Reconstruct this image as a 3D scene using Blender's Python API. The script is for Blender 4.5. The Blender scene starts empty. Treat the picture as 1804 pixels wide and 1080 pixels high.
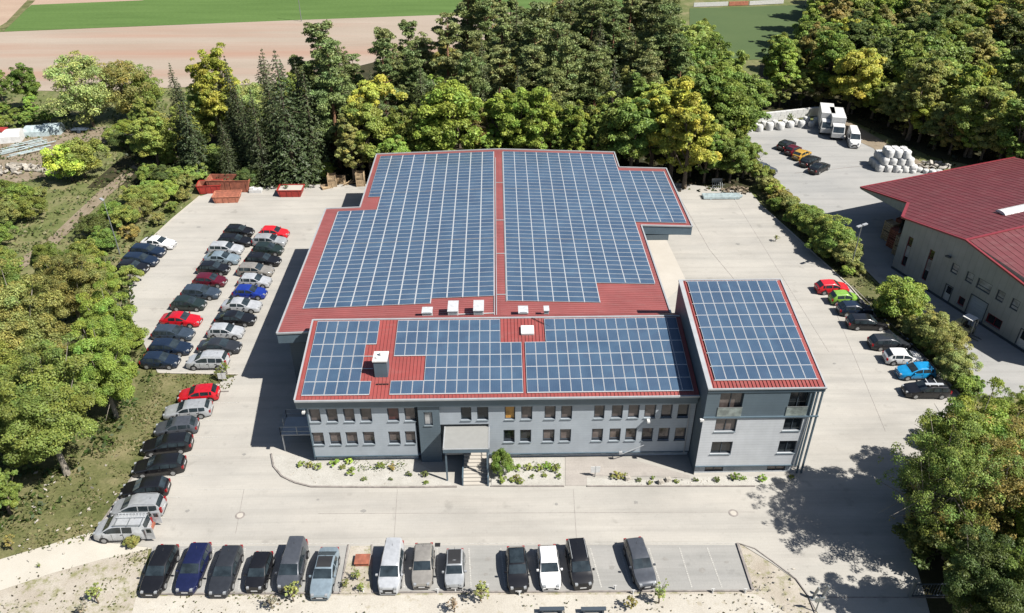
import bpy, math, random
import numpy as np
from mathutils import Vector, Matrix
from mathutils.geometry import tessellate_polygon

# ------------------------------------------------------------------ camera, sky, sun
scn = bpy.context.scene
COL = scn.collection
F, PIT, YAW, CAMH = 1410.0, math.radians(33.1), math.radians(1.16), 52.6
cam = bpy.data.objects.new('camera', bpy.data.cameras.new('camera'))
COL.objects.link(cam)
cam.location = (0, 0, CAMH)
cam.rotation_euler = (math.pi / 2 - PIT, 0, -YAW)
cam.data.sensor_width = 36
cam.data.lens = F / 1804 * 36
cam.data.clip_end = 3000
scn.camera = cam
SUN = Vector((.74, -.37, 1)).normalized()
w = bpy.data.worlds.new('World'); scn.world = w; w.use_nodes = True
nt = w.node_tree
sky = nt.nodes.new('ShaderNodeTexSky'); sky.sky_type = 'NISHITA'; sky.sun_disc = False
sky.sun_elevation = math.asin(SUN.z); sky.sun_rotation = math.atan2(SUN.x, SUN.y)
nt.links.new(sky.outputs[0], nt.nodes['Background'].inputs[0])
nt.nodes['Background'].inputs[1].default_value = 0.05
sl = bpy.data.lights.new('sun', 'SUN'); sl.energy = 5.0; sl.angle = math.radians(.5); sl.color = (1, .955, .88)
so = bpy.data.objects.new('sun', sl); COL.objects.link(so)
so.rotation_euler = SUN.to_track_quat('Z', 'Y').to_euler(); so.location = (60, -20, 120)
scn.view_settings.view_transform = 'Standard'; scn.view_settings.look = 'None'
scn.view_settings.exposure = 1.30; scn.view_settings.gamma = 1
try:
    scn.cycles.max_bounces = 6; scn.cycles.diffuse_bounces = 2; scn.cycles.glossy_bounces = 3
    scn.cycles.transparent_max_bounces = 6; scn.cycles.use_denoising = True
except Exception: pass

rnd = random.Random(7)
rg = np.random.default_rng(11)
cp, sp, cyw, syw = math.cos(PIT), math.sin(PIT), math.cos(YAW), math.sin(YAW)
def G(px, py, z=0.0):                     # where a sight line of the survey photo meets height z
    a, b = (px - 902) / F, (540 - py) / F
    xr, yr, zz = a, cp + b * sp, -sp + b * cp
    t = (z - CAMH) / zz
    return ((xr * cyw + yr * syw) * t, (-xr * syw + yr * cyw) * t)
def G3(px, py, z=0.0):
    x, y = G(px, py, z); return Vector((x, y, z))

# ------------------------------------------------------------------ helpers
def tag(o, label=None, cat=None, group=None, kind=None):
    if label: o['label'] = label
    if cat: o['category'] = cat
    if group: o['group'] = group
    if kind: o['kind'] = kind
    return o
def empty(name, loc, rz=0):
    o = bpy.data.objects.new(name, None); COL.objects.link(o)
    o.location = loc; o.rotation_euler = (0, 0, rz); o.empty_display_size = .3
    return o
def link(name, me, parent=None, loc=None):
    o = bpy.data.objects.new(name, me); COL.objects.link(o)
    if parent is not None: o.parent = parent
    if loc is not None: o.location = loc
    return o
class MB:
    def __init__(s): s.v = []; s.f = []; s.m = []
    def face(s, pts, m=0):
        n = len(s.v); s.v += [tuple(p) for p in pts]; s.f.append(tuple(range(n, n + len(pts)))); s.m.append(m)
    def mesh(s, V, Fc, m=0):
        n = len(s.v); s.v += [tuple(p) for p in V]; s.f += [tuple(i + n for i in f) for f in Fc]; s.m += [m] * len(Fc)
    def box(s, x0, x1, y0, y1, z0, z1, m=0):
        V = [(x, y, z) for z in (z0, z1) for y in (y0, y1) for x in (x0, x1)]
        s.mesh(V, [(0, 2, 3, 1), (4, 5, 7, 6), (0, 1, 5, 4), (1, 3, 7, 5), (3, 2, 6, 7), (2, 0, 4, 6)], m)
    def obox(s, c, u, v, n, hu, hv, hn, m=0):      # oriented box from centre and half sizes
        c, u, v, n = map(Vector, (c, u, v, n))
        V = [c + u * (a * hu) + v * (b * hv) + n * (d * hn) for d in (-1, 1) for b in (-1, 1) for a in (-1, 1)]
        s.mesh(V, [(0, 2, 3, 1), (4, 5, 7, 6), (0, 1, 5, 4), (1, 3, 7, 5), (3, 2, 6, 7), (2, 0, 4, 6)], m)
    def bar(s, a, b, wd, ht, m=0):
        a, b = Vector(a), Vector(b); d = (b - a); L = d.length
        if L < 1e-6: return
        d /= L; sd = d.cross(Vector((0, 0, 1)))
        if sd.length < 1e-4: sd = Vector((1, 0, 0))
        sd.normalize(); n = sd.cross(d)
        s.obox((a + b) / 2, d, sd, n, L / 2, wd / 2, ht / 2, m)
    def tube(s, pts, rad, seg=6, m=0, cap=True):
        pts = [Vector(p) for p in pts]; rings = []
        for i, p in enumerate(pts):
            d = (pts[min(i + 1, len(pts) - 1)] - pts[max(i - 1, 0)]).normalized()
            a = d.cross(Vector((0, 1, 0)) if abs(d.y) < .9 else Vector((1, 0, 0))).normalized(); b = d.cross(a)
            r = rad[i] if hasattr(rad, '__len__') else rad
            rings.append([p + (a * math.cos(2 * math.pi * k / seg) + b * math.sin(2 * math.pi * k / seg)) * r for k in range(seg)])
        n = len(s.v)
        for R in rings: s.v += [tuple(q) for q in R]
        for i in range(len(rings) - 1):
            for k in range(seg):
                k2 = (k + 1) % seg
                s.f.append((n + i * seg + k, n + i * seg + k2, n + (i + 1) * seg + k2, n + (i + 1) * seg + k)); s.m.append(m)
        if cap:
            s.f.append(tuple(n + k for k in range(seg))[::-1]); s.m.append(m)
            s.f.append(tuple(n + (len(rings) - 1) * seg + k for k in range(seg))); s.m.append(m)
    def build(s, name, mats, parent=None, org=None, smooth=None, bevel=0):
        me = s.me(name, mats, org, smooth)
        o = link(name, me, parent)
        if org is not None and parent is None: o.location = org
        if bevel:
            b = o.modifiers.new('bevel', 'BEVEL'); b.width = bevel; b.segments = 2; b.limit_method = 'ANGLE'
        return o
    def me(s, name, mats, org=None, smooth=None):
        me = bpy.data.meshes.new(name)
        V = s.v if org is None else [(a - org[0], b - org[1], c - org[2]) for a, b, c in s.v]
        me.from_pydata(V, [], s.f)
        for m in (mats if isinstance(mats, (list, tuple)) else [mats]): me.materials.append(m)
        me.polygons.foreach_set('material_index', s.m)
        if smooth is not None:
            me.polygons.foreach_set('use_smooth', [True] * len(s.f))
            try: me.set_sharp_from_angle(angle=math.radians(smooth))
            except Exception: pass
        me.update(); return me

# ------------------------------------------------------------------ materials
def s2l(c):
    return tuple(((x / 255) / 12.92 if x / 255 <= .04045 else (((x / 255) + .055) / 1.055) ** 2.4) for x in c)
class N:
    def __init__(s, name):
        s.m = bpy.data.materials.new(name); s.m.use_nodes = True; s.t = s.m.node_tree
        s.b = s.t.nodes['Principled BSDF']; s.out = s.t.nodes['Material Output']
    def n(s, typ, **k):
        x = s.t.nodes.new(typ)
        for a, v in k.items():
            if a in x.inputs: x.inputs[a].default_value = v
            else: setattr(x, a, v)
        return x
    def l(s, a, b): s.t.links.new(a, b)
    def coord(s, kind='Object'):
        return s.n('ShaderNodeTexCoord').outputs[kind]
    def mapping(s, src, scale=(1, 1, 1), rot=0):
        m = s.n('ShaderNodeMapping'); m.inputs['Scale'].default_value = scale; m.inputs['Rotation'].default_value = (0, 0, rot)
        s.l(src, m.inputs[0]); return m.outputs[0]
    def noise(s, src, scale, detail=4, rough=.55):
        x = s.n('ShaderNodeTexNoise'); x.inputs['Scale'].default_value = scale; x.inputs['Detail'].default_value = detail; x.inputs['Roughness'].default_value = rough
        s.l(src, x.inputs['Vector']); return x.outputs[0]
    def ramp(s, src, stops):
        r = s.n('ShaderNodeValToRGB'); e = r.color_ramp.elements
        while len(e) < len(stops): e.new(.5)
        for i, (p, c) in enumerate(stops):
            e[i].position = p; e[i].color = (*c, 1) if len(c) == 3 else c
        s.l(src, r.inputs[0]); return r.outputs[0]
    def mix(s, fac, a, b, mode='MIX'):
        x = s.n('ShaderNodeMix'); x.data_type = 'RGBA'; x.blend_type = mode
        for sock, v in ((x.inputs[0], fac), (x.inputs[6], a), (x.inputs[7], b)):
            if hasattr(v, 'is_linked'): s.l(v, sock)
            else: sock.default_value = v if not isinstance(v, tuple) else (*v[:3], 1)
        return x.outputs[2]
    def math(s, op, a, b=None):
        x = s.n('ShaderNodeMath'); x.operation = op
        for i, v in enumerate((a, b)):
            if v is None: continue
            if hasattr(v, 'is_linked'): s.l(v, x.inputs[i])
            else: x.inputs[i].default_value = v
        return x.outputs[0]
    def bump(s, h, strength=.3, dist=.05):
        x = s.n('ShaderNodeBump'); x.inputs['Strength'].default_value = strength; x.inputs['Distance'].default_value = dist
        s.l(h, x.inputs['Height']); s.l(x.outputs[0], s.b.inputs['Normal'])
    def fin(s, col=None, rough=.8, metal=0, spec=None):
        if col is not None:
            if hasattr(col, 'is_linked'): s.l(col, s.b.inputs['Base Color'])
            else: s.b.inputs['Base Color'].default_value = (*col, 1)
        s.b.inputs['Roughness'].default_value = rough; s.b.inputs['Metallic'].default_value = metal
        if spec is not None: s.b.inputs['Specular IOR Level'].default_value = spec
        return s.m
def grey(g): return (g, g, g)
KA = .5                                   # the photo is exposed for dark trees: albedos stay low, exposure carries the brightness
def ks(c): return tuple(x * KA for x in c)
def plain(name, c, rough=.6, metal=0, var=.12, scale=3, spec=None):
    k = N(name); co = k.coord(); a = k.noise(co, scale, 5); c = ks(c)
    lo = tuple(x * (1 - var) for x in c); hi = tuple(min(1, x * (1 + var)) for x in c)
    return k.fin(k.ramp(a, [(.3, lo), (.7, hi)]), rough, metal, spec)
def ground_mat(name, stops, scale=.15, fine=(6, .25), rough=.95, bump=.2, stretch=None, rot=0, extra=None):
    k = N(name); co = k.coord(); stops = [(p, ks(q)) for p, q in stops]
    c2 = k.mapping(co, stretch, rot) if stretch else co
    a = k.noise(c2, scale, 8, .6); col = k.ramp(a, stops)
    f = k.noise(co, fine[0], 5, .7)
    col = k.mix(1.0, col, k.ramp(f, [(.25, grey(1 - fine[1])), (.75, grey(1.0))]), 'MULTIPLY')
    if extra: col = extra(k, co, col)
    if bump: k.bump(f, bump, .08)
    return k.fin(col, rough, 0, .2)

def yard_extra(k, co, col):
    # block paving joints, faint patches of wear and wheel lanes
    br = k.n('ShaderNodeTexBrick'); br.inputs['Scale'].default_value = 1; br.inputs['Brick Width'].default_value = .6; br.inputs['Row Height'].default_value = .3
    br.inputs['Mortar Size'].default_value = .012; br.inputs['Color1'].default_value = (1, 1, 1, 1); br.inputs['Color2'].default_value = (.975, .975, .975, 1); br.inputs['Mortar'].default_value = (.92, .915, .905, 1)
    k.l(co, br.inputs['Vector']); col = k.mix(1.0, col, br.outputs[0], 'MULTIPLY')
    b = k.noise(k.mapping(co, (.09, .35, 1), .1), 1, 6, .6)
    col = k.mix(1.0, col, k.ramp(b, [(.35, (.88, .89, .9)), (.6, grey(1))]), 'MULTIPLY')
    o_ = k.noise(co, .5, 3, .5); col = k.mix(1.0, col, k.ramp(o_, [(.64, grey(1)), (.72, (.83, .83, .83))]), 'MULTIPLY')
    tl = k.noise(k.mapping(co, (.05, 1.1, 1), .02), 1, 3, .5); col = k.mix(1.0, col, k.ramp(tl, [(.40, grey(.93)), (.5, grey(1))]), 'MULTIPLY')
    v = k.noise(co, 1.4, 4, .7)
    return k.mix(1.0, col, k.ramp(v, [(.28, (.9, .9, .9)), (.42, grey(1))]), 'MULTIPLY')
M = {}
M['yard'] = ground_mat('pale_paving', [(.3, (.485, .462, .42)), (.5, (.545, .52, .475)), (.7, (.585, .56, .51))], .12, (9, .1), bump=.05, extra=yard_extra)
M['yard2'] = ground_mat('grey_paving', [(.3, (.42, .42, .41)), (.7, (.49, .48, .46))], .1, (9, .1), bump=.05, extra=yard_extra)
M['stall'] = ground_mat('stall_paving', [(.3, (.41, .405, .385)), (.7, (.475, .465, .445))], .2, (9, .12), bump=.05, extra=yard_extra)
M['path'] = ground_mat('pale_gravel', [(.3, (.60, .56, .48)), (.7, (.70, .66, .58))], .3, (12, .15), bump=.1)
def stony(k, co, col):
    g = k.noise(co, .9, 8, .75)
    col = k.mix(k.ramp(g, [(.5, grey(0)), (.62, grey(.85))]), col, (.12, .12, .05))
    v = k.noise(co, 3.2, 6, .7)
    return k.mix(k.ramp(v, [(.62, grey(0)), (.7, grey(.8))]), col, (.07, .055, .035))
M['stony_path'] = ground_mat('stony_path', [(.3, (.60, .555, .48)), (.7, (.72, .68, .60))], .5, (11, .3), bump=.2, extra=lambda k, co, col: k.mix(k.ramp(k.noise(co, 1.3, 7, .75), [(.56, grey(0)), (.66, grey(.55))]), col, (.17, .145, .09)))
M['stone_ground'] = ground_mat('stony_ground', [(.3, (.50, .44, .36)), (.7, (.66, .61, .53))], .4, (10, .3), bump=.3, extra=stony)
def meadow(k, co, col):
    g = k.noise(co, .35, 8, .7)
    return k.mix(k.ramp(g, [(.5, grey(0)), (.66, grey(.75))]), col, (.15, .13, .07))
M['meadow'] = ground_mat('meadow', [(.3, (.11, .135, .04)), (.5, (.19, .20, .075)), (.7, (.29, .265, .13))], .25, (4, .5), bump=.5, extra=meadow)
M['scrub'] = ground_mat('rough_grass', [(.3, (.14, .18, .05)), (.5, (.20, .23, .08)), (.7, (.31, .29, .15))], .2, (3, .45), bump=.5, extra=meadow)
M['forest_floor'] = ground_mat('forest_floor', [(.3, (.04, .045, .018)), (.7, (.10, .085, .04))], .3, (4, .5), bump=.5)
M['green_field'] = ground_mat('green_field', [(.3, (.10, .185, .04)), (.7, (.14, .24, .06))], .03, (1.2, .25), stretch=(1, 9, 1), rot=.04)
M['tan_field'] = ground_mat('tan_field', [(.3, (.46, .33, .25)), (.7, (.54, .41, .31))], .05, (1, .15), stretch=(.6, 3, 1))
def bands(k, co, col):
    a = k.noise(k.mapping(co, (.006, .07, 1), .05), 1, 5, .6)
    col = k.mix(k.ramp(a, [(.5, grey(0)), (.68, grey(.8))]), col, (.215, .13, .095))
    b = k.noise(k.mapping(co, (.02, 2.2, 1), .03), 1, 3, .6)
    return k.mix(1.0, col, k.ramp(b, [(.3, grey(.95)), (.6, grey(1))]), 'MULTIPLY')
M['brown_field'] = ground_mat('ploughed_field', [(.3, (.42, .34, .27)), (.7, (.50, .42, .345))], .04, (2, .12), stretch=(.5, 3, 1), extra=bands)
M['pitch'] = ground_mat('pitch_grass', [(.3, (.085, .135, .05)), (.7, (.11, .16, .06))], .05, (2, .12))
M['bed'] = ground_mat('gravel_bed', [(.3, (.56, .54, .49)), (.7, (.70, .68, .63))], .9, (14, .35), bump=.4)
M['earth'] = ground_mat('earth', [(.3, (.28, .22, .15)), (.7, (.42, .35, .26))], .6, (5, .35), bump=.4)
M['pave_pink'] = ground_mat('pink_slabs', [(.3, (.46, .425, .39)), (.7, (.53, .49, .45))], .5, (8, .15), bump=.05, extra=yard_extra)
M['slab'] = ground_mat('pale_concrete', [(.3, (.56, .52, .46)), (.7, (.64, .60, .54))], .3, (9, .1), bump=.05)
M['kerb'] = plain('kerb_stone', (.30, .27, .25), .9, var=.3, scale=2)
M['stain'] = ground_mat('stained_paving', [(.3, (.30, .29, .27)), (.7, (.40, .39, .37))], 2, (9, .15), bump=.05)
M['line'] = plain('worn_line', (.50, .49, .46), .9, var=.2, scale=4)
M['white'] = plain('white_paint', (.78, .78, .77), .5)
M['alu'] = plain('aluminium_frame', (.72, .75, .78), .35, .25, var=.05)
M['coping'] = plain('grey_coping', (.52, .54, .56), .45, .2, var=.1, scale=1)
M['slate'] = plain('slate_cladding', (.125, .185, .235), .5, .1, var=.12, scale=.8)
M['slate_dark'] = plain('dark_slate_cladding', (.055, .075, .10), .55, 0, var=.15, scale=.8)
M['black'] = plain('black_rubber', (.012, .012, .013), .6)
M['steel'] = plain('galvanised_steel', (.42, .45, .46), .4, .6)
M['slate_sill'] = plain('window_sill', (.20, .24, .27), .5)
M['soffit'] = plain('soffit', (.25, .26, .27), .8)
M['wood'] = plain('raw_wood', (.55, .40, .24), .85, var=.3, scale=4)
M['bark'] = plain('bark', (.17, .13, .09), .95, var=.4, scale=5)
M['bark_pale'] = plain('pale_bark', (.33, .29, .24), .95, var=.35, scale=4)
M['bark_pine'] = plain('pine_bark', (.27, .14, .075), .95, var=.35, scale=4)
M['red_paint'] = plain('red_steel', (.42, .035, .025), .6, var=.3, scale=2)
M['rust'] = plain('rusty_steel', (.36, .115, .065), .85, var=.4, scale=2)
M['orange'] = plain('orange_steel', (.55, .20, .12), .8, var=.3)
M['tarp'] = plain('pale_tarpaulin', (.50, .60, .62), .7, var=.25, scale=2)
M['bag'] = plain('white_bag', (.74, .74, .73), .85, var=.18, scale=2)
M['rock'] = plain('rubble_stone', (.50, .46, .40), .95, var=.3, scale=2)

def cladding(name, c, pitch=.25, vertical=False, rough=.5, metal=0, dark=.62):
    c = ks(c); k = N(name); co = k.coord(); s = k.n('ShaderNodeSeparateXYZ'); k.l(co, s.inputs[0])
    src = s.outputs[2] if not vertical else k.math('ADD', s.outputs[0], s.outputs[1])
    fr = k.math('FRACT', k.math('DIVIDE', src, pitch))
    ln = k.ramp(fr, [(0, grey(dark)), (.1, grey(1)), (.9, grey(1)), (1, grey(dark * 1.1))])
    a = k.noise(co, .6, 5); col = k.ramp(a, [(.3, tuple(x * .9 for x in c)), (.7, tuple(x * 1.08 for x in c))])
    st = k.noise(k.mapping(co, (3, 3, .25)), 1, 4); col = k.mix(1.0, col, k.ramp(st, [(.3, grey(.965)), (.55, grey(1))]), 'MULTIPLY')
    col = k.mix(1.0, col, ln, 'MULTIPLY'); k.bump(fr, .25, .02)
    return k.fin(col, rough, metal)
M['facade'] = cladding('light_cladding', (.50, .555, .615), .28, dark=.82)
M['facade_white'] = cladding('pale_cladding', (.74, .77, .81), .3, dark=.72)
M['facade_dark'] = cladding('dark_cladding', (.135, .185, .225), .3, dark=.75)
M['plinth'] = plain('plinth_render', (.58, .62, .66), .85, var=.1)
M['neighbour'] = cladding('beige_cladding', (.45, .45, .42), .5, True, dark=.8)
def redroof(name, c, rough=.42):
    c = ks(c); k = N(name); co = k.coord(); a = k.noise(co, .35, 6, .6)
    col = k.ramp(a, [(.3, tuple(x * .86 for x in c)), (.7, tuple(min(1, x * 1.1) for x in c))])
    d = k.noise(k.mapping(co, (.6, 2.5, 1)), 1, 5, .65); col = k.mix(k.ramp(d, [(.5, grey(0)), (.8, grey(.3))]), col, (.16, .11, .10))
    return k.fin(col, rough, 0)
M['roof_hall'] = redroof('faded_red_sheet', (.35, .105, .10))
M['roof_red'] = redroof('red_sheet', (.35, .08, .072))
M['roof_deep'] = redroof('deep_red_sheet', (.15, .020, .026), .6)
M['trim_red'] = plain('red_trim', (.27, .028, .038), .45)
def solar(name):
    k = N(name); uv = k.coord('UV'); s = k.n('ShaderNodeSeparateXYZ'); k.l(uv, s.inputs[0])
    def grid(src, n, wd):
        fr = k.math('FRACT', k.math('MULTIPLY', src, n)); d = k.math('ABSOLUTE', k.math('SUBTRACT', fr, .5))
        return k.math('GREATER_THAN', d, .5 - wd)
    g = k.math('MAXIMUM', grid(s.outputs[0], 6, .035), grid(s.outputs[1], 10, .035))
    oi = k.n('ShaderNodeObjectInfo'); co = k.n('ShaderNodeNewGeometry').outputs['Position']
    v = k.n('ShaderNodeTexVoronoi'); v.inputs['Scale'].default_value = .8; k.l(co, v.inputs['Vector'])
    a = k.noise(co, .45, 3)
    col = k.ramp(a, [(.3, (.025, .048, .084)), (.7, (.043, .076, .120))])
    col = k.mix(k.math('MULTIPLY', v.outputs['Color'], .5), col, (.034, .050, .085))
    col = k.mix(k.math('MULTIPLY', g, .45), col, (.085, .12, .165))
    return k.fin(col, .18, 0, .35)
M['cells'] = solar('solar_cells')
def pane_mat(name, c, rough=.08):
    c = tuple(x * .55 for x in c); k = N(name); co = k.n('ShaderNodeNewGeometry').outputs['Position']
    a = k.noise(co, 1.1, 3); col = k.ramp(a, [(.35, tuple(x * .55 for x in c)), (.65, tuple(x * 1.3 for x in c))])
    return k.fin(col, rough, 0, .6)
M['pane'] = pane_mat('window_pane', (.155, .125, .115))
M['pane_dark'] = pane_mat('dark_pane', (.02, .025, .03))
M['pane_orange'] = pane_mat('orange_blind_pane', (.62, .30, .05), .4)
M['pane_red'] = pane_mat('red_blind_pane', (.13, .04, .035), .3)
M['pane_blind'] = pane_mat('blind_pane', (.42, .42, .42), .3)
M['glass_rail'] = pane_mat('balcony_glass', (.33, .38, .36), .1)
M['vent'] = plain('vent_sheet', (.62, .64, .66), .5, var=.15)
M['skylight'] = plain('skylight_dome', (.85, .86, .86), .25, var=.05)
def leafmat(name, trans=.3):
    k = N(name); oi = k.n('ShaderNodeObjectInfo'); at = k.n('ShaderNodeAttribute'); at.attribute_name = 'tint'
    col = k.mix(1.0, oi.outputs['Color'], at.outputs['Color'], 'MULTIPLY')
    k.l(col, k.b.inputs['Base Color']); k.b.inputs['Roughness'].default_value = .55; k.b.inputs['Specular IOR Level'].default_value = .3
    t = k.n('ShaderNodeBsdfTranslucent'); k.l(col, t.inputs[0]); mx = k.n('ShaderNodeMixShader'); mx.inputs[0].default_value = trans
    k.l(k.b.outputs[0], mx.inputs[1]); k.l(t.outputs[0], mx.inputs[2]); k.l(mx.outputs[0], k.out.inputs[0])
    return k.m
M['leaf'] = leafmat('leaves', .45); M['needle'] = leafmat('needles', .2)

# ------------------------------------------------------------------ ground and surfaces
def sheet(name, pts, z, mat, kind='structure', px=True):
    P = [Vector((*(G(*p) if px else p), z)) for p in pts]
    tri = tessellate_polygon([P]); me = bpy.data.meshes.new(name)
    Fc = []
    for t in tri:
        a, b, c = (P[i] for i in t)
        Fc.append(t if (b - a).cross(c - a).z > 0 else t[::-1])
    me.from_pydata([tuple(p) for p in P], [], Fc); me.materials.append(M[mat]); me.update()
    o = link(name, me)
    if kind: o['kind'] = kind
    return o
sheet('ground', [(-900, -100), (900, -100), (900, 1500), (-900, 1500)], -.12, 'scrub', px=False)
sheet('green_field', [(0, 55), (55, 8), (250, 0), (300, -12), (1100, -60), (1100, 12), (740, 28), (520, 35)], -.085, 'green_field')
sheet('pale_field', [(60, 9), (250, 0), (300, -12), (300, -40), (-500, -30), (-400, 60), (0, 45)], -.10, 'tan_field')
sheet('grass_track', [(0, 50), (48, 0), (62, 0), (28, 34), (6, 55)], -.06, 'meadow')
sheet('ploughed_field', [(-500, 72), (0, 56), (520, 35), (742, 27), (900, 22), (900, 130), (600, 140), (360, 152), (110, 160), (-300, 150)], -.07, 'brown_field')
sheet('sports_pitch', [(1215, 14), (1500, 6), (1500, 96), (1215, 110)], -.06, 'pitch')
sheet('forest_floor', [(-64, 116), (-20, 115.5), (24, 114), (25, 109), (36, 110), (44, 120), (44, 190), (-20, 190), (-62, 150)], -.055, 'forest_floor', px=False)
sheet('woodland_floor', [(1325, 190), (1500, 212), (1640, 275), (1720, 292), (1900, 330), (2100, 200), (1900, -60), (1500, -60), (1430, 60), (1340, 110)], -.05, 'forest_floor')
sheet('tree_strip_floor', [(-60, 660), (60, 520), (190, 440), (232, 470), (240, 560), (270, 660), (210, 770), (120, 900), (-60, 960)], -.065, 'meadow')
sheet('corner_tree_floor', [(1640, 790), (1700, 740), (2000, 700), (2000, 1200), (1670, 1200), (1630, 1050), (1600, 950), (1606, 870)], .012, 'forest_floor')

YARD = [(352, 346), (400, 330), (560, 325), (1190, 322), (1322, 338), (1345, 365), (1395, 410), (1460, 468), (1500, 505), (1560, 575), (1640, 640), (1700, 705), (1745, 760), (1705, 800),
        (1670, 1200), (1452, 1100), (1424, 1050), (1400, 1020), (1360, 992), (1303, 957), (1326, 1041), (250, 1048), (268, 965), (158, 952), (206, 880), (262, 800), (308, 725), (330, 690), (392, 672), (420, 659), (278, 657), (232, 560), (225, 478), (262, 425), (305, 385)]
sheet('yard_paving', YARD, 0, 'yard')
sheet('parking_paving', [(252, 1044), (270, 963), (614, 961), (603, 1042)], .008, 'stall')
sheet('parking_paving', [(655, 961), (1298, 960), (1324, 1039), (655, 1042)], .008, 'stall')
sheet('service_road', [(-80, 1040), (-80, 1010), (0, 985), (158, 938), (285, 962), (180, 985), (90, 1010), (0, 1040)], -.02, 'path')
sheet('stony_verge', [(-80, 1030), (0, 1020), (90, 1002), (180, 975), (262, 962), (250, 1045), (1326, 1040), (1303, 957), (1360, 990), (1400, 1020), (1424, 1050), (1452, 1100), (1470, 1200), (-80, 1200)], -.04, 'stone_ground')
sheet('stony_path', [(240, 1050), (1330, 1046), (1420, 1100), (1420, 1200), (200, 1200)], -.028, 'stony_path')
sheet('grass_verge', [(278, 657), (420, 659), (402, 688), (332, 690), (300, 735), (205, 880), (157, 950), (0, 985), (-60, 990), (-60, 900), (100, 800), (200, 720)], -.03, 'meadow')
sheet('neighbour_paving', [(1296, 238), (1400, 216), (1452, 212), (1560, 262), (1640, 300), (1720, 305), (1850, 330), (2100, 700), (2100, 900), (1810, 700), (1660, 700), (1706, 665), (1640, 590), (1530, 480), (1440, 392), (1352, 300)], -.012, 'yard2')
sheet('loading_slab', [(1140, 418), (1172, 418), (1210, 497), (1160, 540), (1130, 440)], .012, 'slab')
sheet('neighbour_verge', [(1448, 196), (1478, 204), (1580, 262), (1650, 300), (1560, 300), (1540, 262), (1455, 222)], .02, 'earth')
sheet('planting_bed', [(478, 800), (545, 806), (720, 806), (805, 856), (545, 857), (512, 850), (484, 826)], .03, 'bed')
sheet('planting_bed', [(866, 806), (992, 806), (992, 855), (866, 855)], .03, 'bed')
sheet('slab_path', [(996, 803), (1100, 806), (1215, 838), (1215, 843), (1140, 840), (1034, 838), (1034, 856), (996, 856)], .03, 'pave_pink')
sheet('planting_bed', [(1034, 842), (1120, 846), (1222, 846), (1224, 840), (1412, 840), (1352, 856), (1034, 856)], .036, 'bed')
sheet('median_bed', [(618, 962), (654, 962), (654, 1046), (598, 1046)], .02, 'stone_ground')
sheet('hedge_strip', [(1322, 330), (1345, 320), (1420, 392), (1530, 488), (1650, 600), (1712, 665), (1735, 715), (1700, 708), (1640, 642), (1560, 578), (1498, 506), (1400, 415)], .02, 'meadow')
sheet('dirt_yard', [(-60, 250), (60, 232), (190, 222), (235, 235), (150, 262), (120, 300), (20, 325), (-60, 330)], -.06, 'earth')
sheet('field_path', [(-60, 520), (0, 478), (80, 425), (170, 340), (235, 290), (245, 297), (185, 350), (88, 440), (0, 500), (-60, 545)], -.05, 'earth')

def strip(name, pts, wd, ht, mat, z=0, kind='structure', px=True):
    b = MB(); P = [(G3(*p) if px else Vector((*p, 0))) + Vector((0, 0, z + ht / 2)) for p in pts]
    for a, c in zip(P, P[1:]): b.bar(a, c, wd, ht)
    o = b.build(name, M[mat]); o['kind'] = kind; return o
strip('kerb', [(478, 800), (482, 822), (497, 840), (520, 851), (548, 858), (700, 859), (805, 858)], .14, .12, 'kerb')
strip('kerb', [(865, 857), (994, 857)], .12, .1, 'kerb'); strip('kerb', [(1034, 857), (1330, 857)], .12, .1, 'kerb')
strip('kerb', [(614, 960), (600, 1043)], .1, .1, 'kerb'); strip('kerb', [(655, 960), (656, 1043)], .1, .08, 'kerb')
strip('kerb', [(1299, 958), (1326, 1040)], .2, .14, 'kerb')
strip('kerb', [(250, 1047), (600, 1045)], .12, .08, 'kerb'); strip('kerb', [(656, 1044), (1324, 1041)], .12, .08, 'kerb')
strip('kerb', [(1303, 958), (1330, 967), (1362, 990), (1402, 1020), (1424, 1050), (1436, 1080)], .08, .06, 'kerb')
strip('kerb', [(352, 346), (305, 385), (262, 425), (225, 478)], .15, .12, 'slab')
strip('kerb', [(278, 657), (420, 660)], .15, .1, 'slab'); strip('kerb', [(403, 690), (332, 692), (206, 882), (158, 952)], .12, .1, 'kerb')
strip('kerb', [(1345, 366), (1400, 415), (1498, 506), (1560, 578), (1640, 642), (1700, 706)], .15, .12, 'slab')
strip('kerb', [(1500, 505), (1640, 642)], .08, .06, 'kerb', .12)
strip('yard_joint', [(1192, 338), (1250, 440), (1300, 500)], .05, .012, 'kerb')
strip('yard_joint', [(1440, 1052), (1700, 1053)], .10, .014, 'kerb')
strip('yard_joint', [(350, 862), (560, 862)], .05, .01, 'line'); strip('yard_joint', [(1400, 305), (1560, 288), (1590, 287)], .1, .012, 'kerb')
strip('yard_joint', [(300, 958), (1298, 957)], .06, .012, 'line')
for a, b in (((560, 905), (1330, 902)), ((430, 862), (415, 940)), ((700, 862), (694, 955)), ((1010, 862), (1016, 955)), ((1460, 520), (1560, 760)), ((330, 545), (300, 600)), ((620, 345), (440, 345)), ((1290, 345), (1460, 620))): strip('yard_joint', [a, b], .03, .008, 'kerb', .001)
def dashes(name, a, b, n, wd=.1):                    # parking bay line made of pale paving blocks
    A, B = G3(*a), G3(*b); m = MB()
    for i in range(n):
        t0, t1 = i / n, (i + .72) / n
        m.bar(A.lerp(B, t0) + Vector((0, 0, .016)), A.lerp(B, t1) + Vector((0, 0, .016)), wd, .008)
    o = m.build(name, M['line']); o['kind'] = 'structure'
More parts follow.
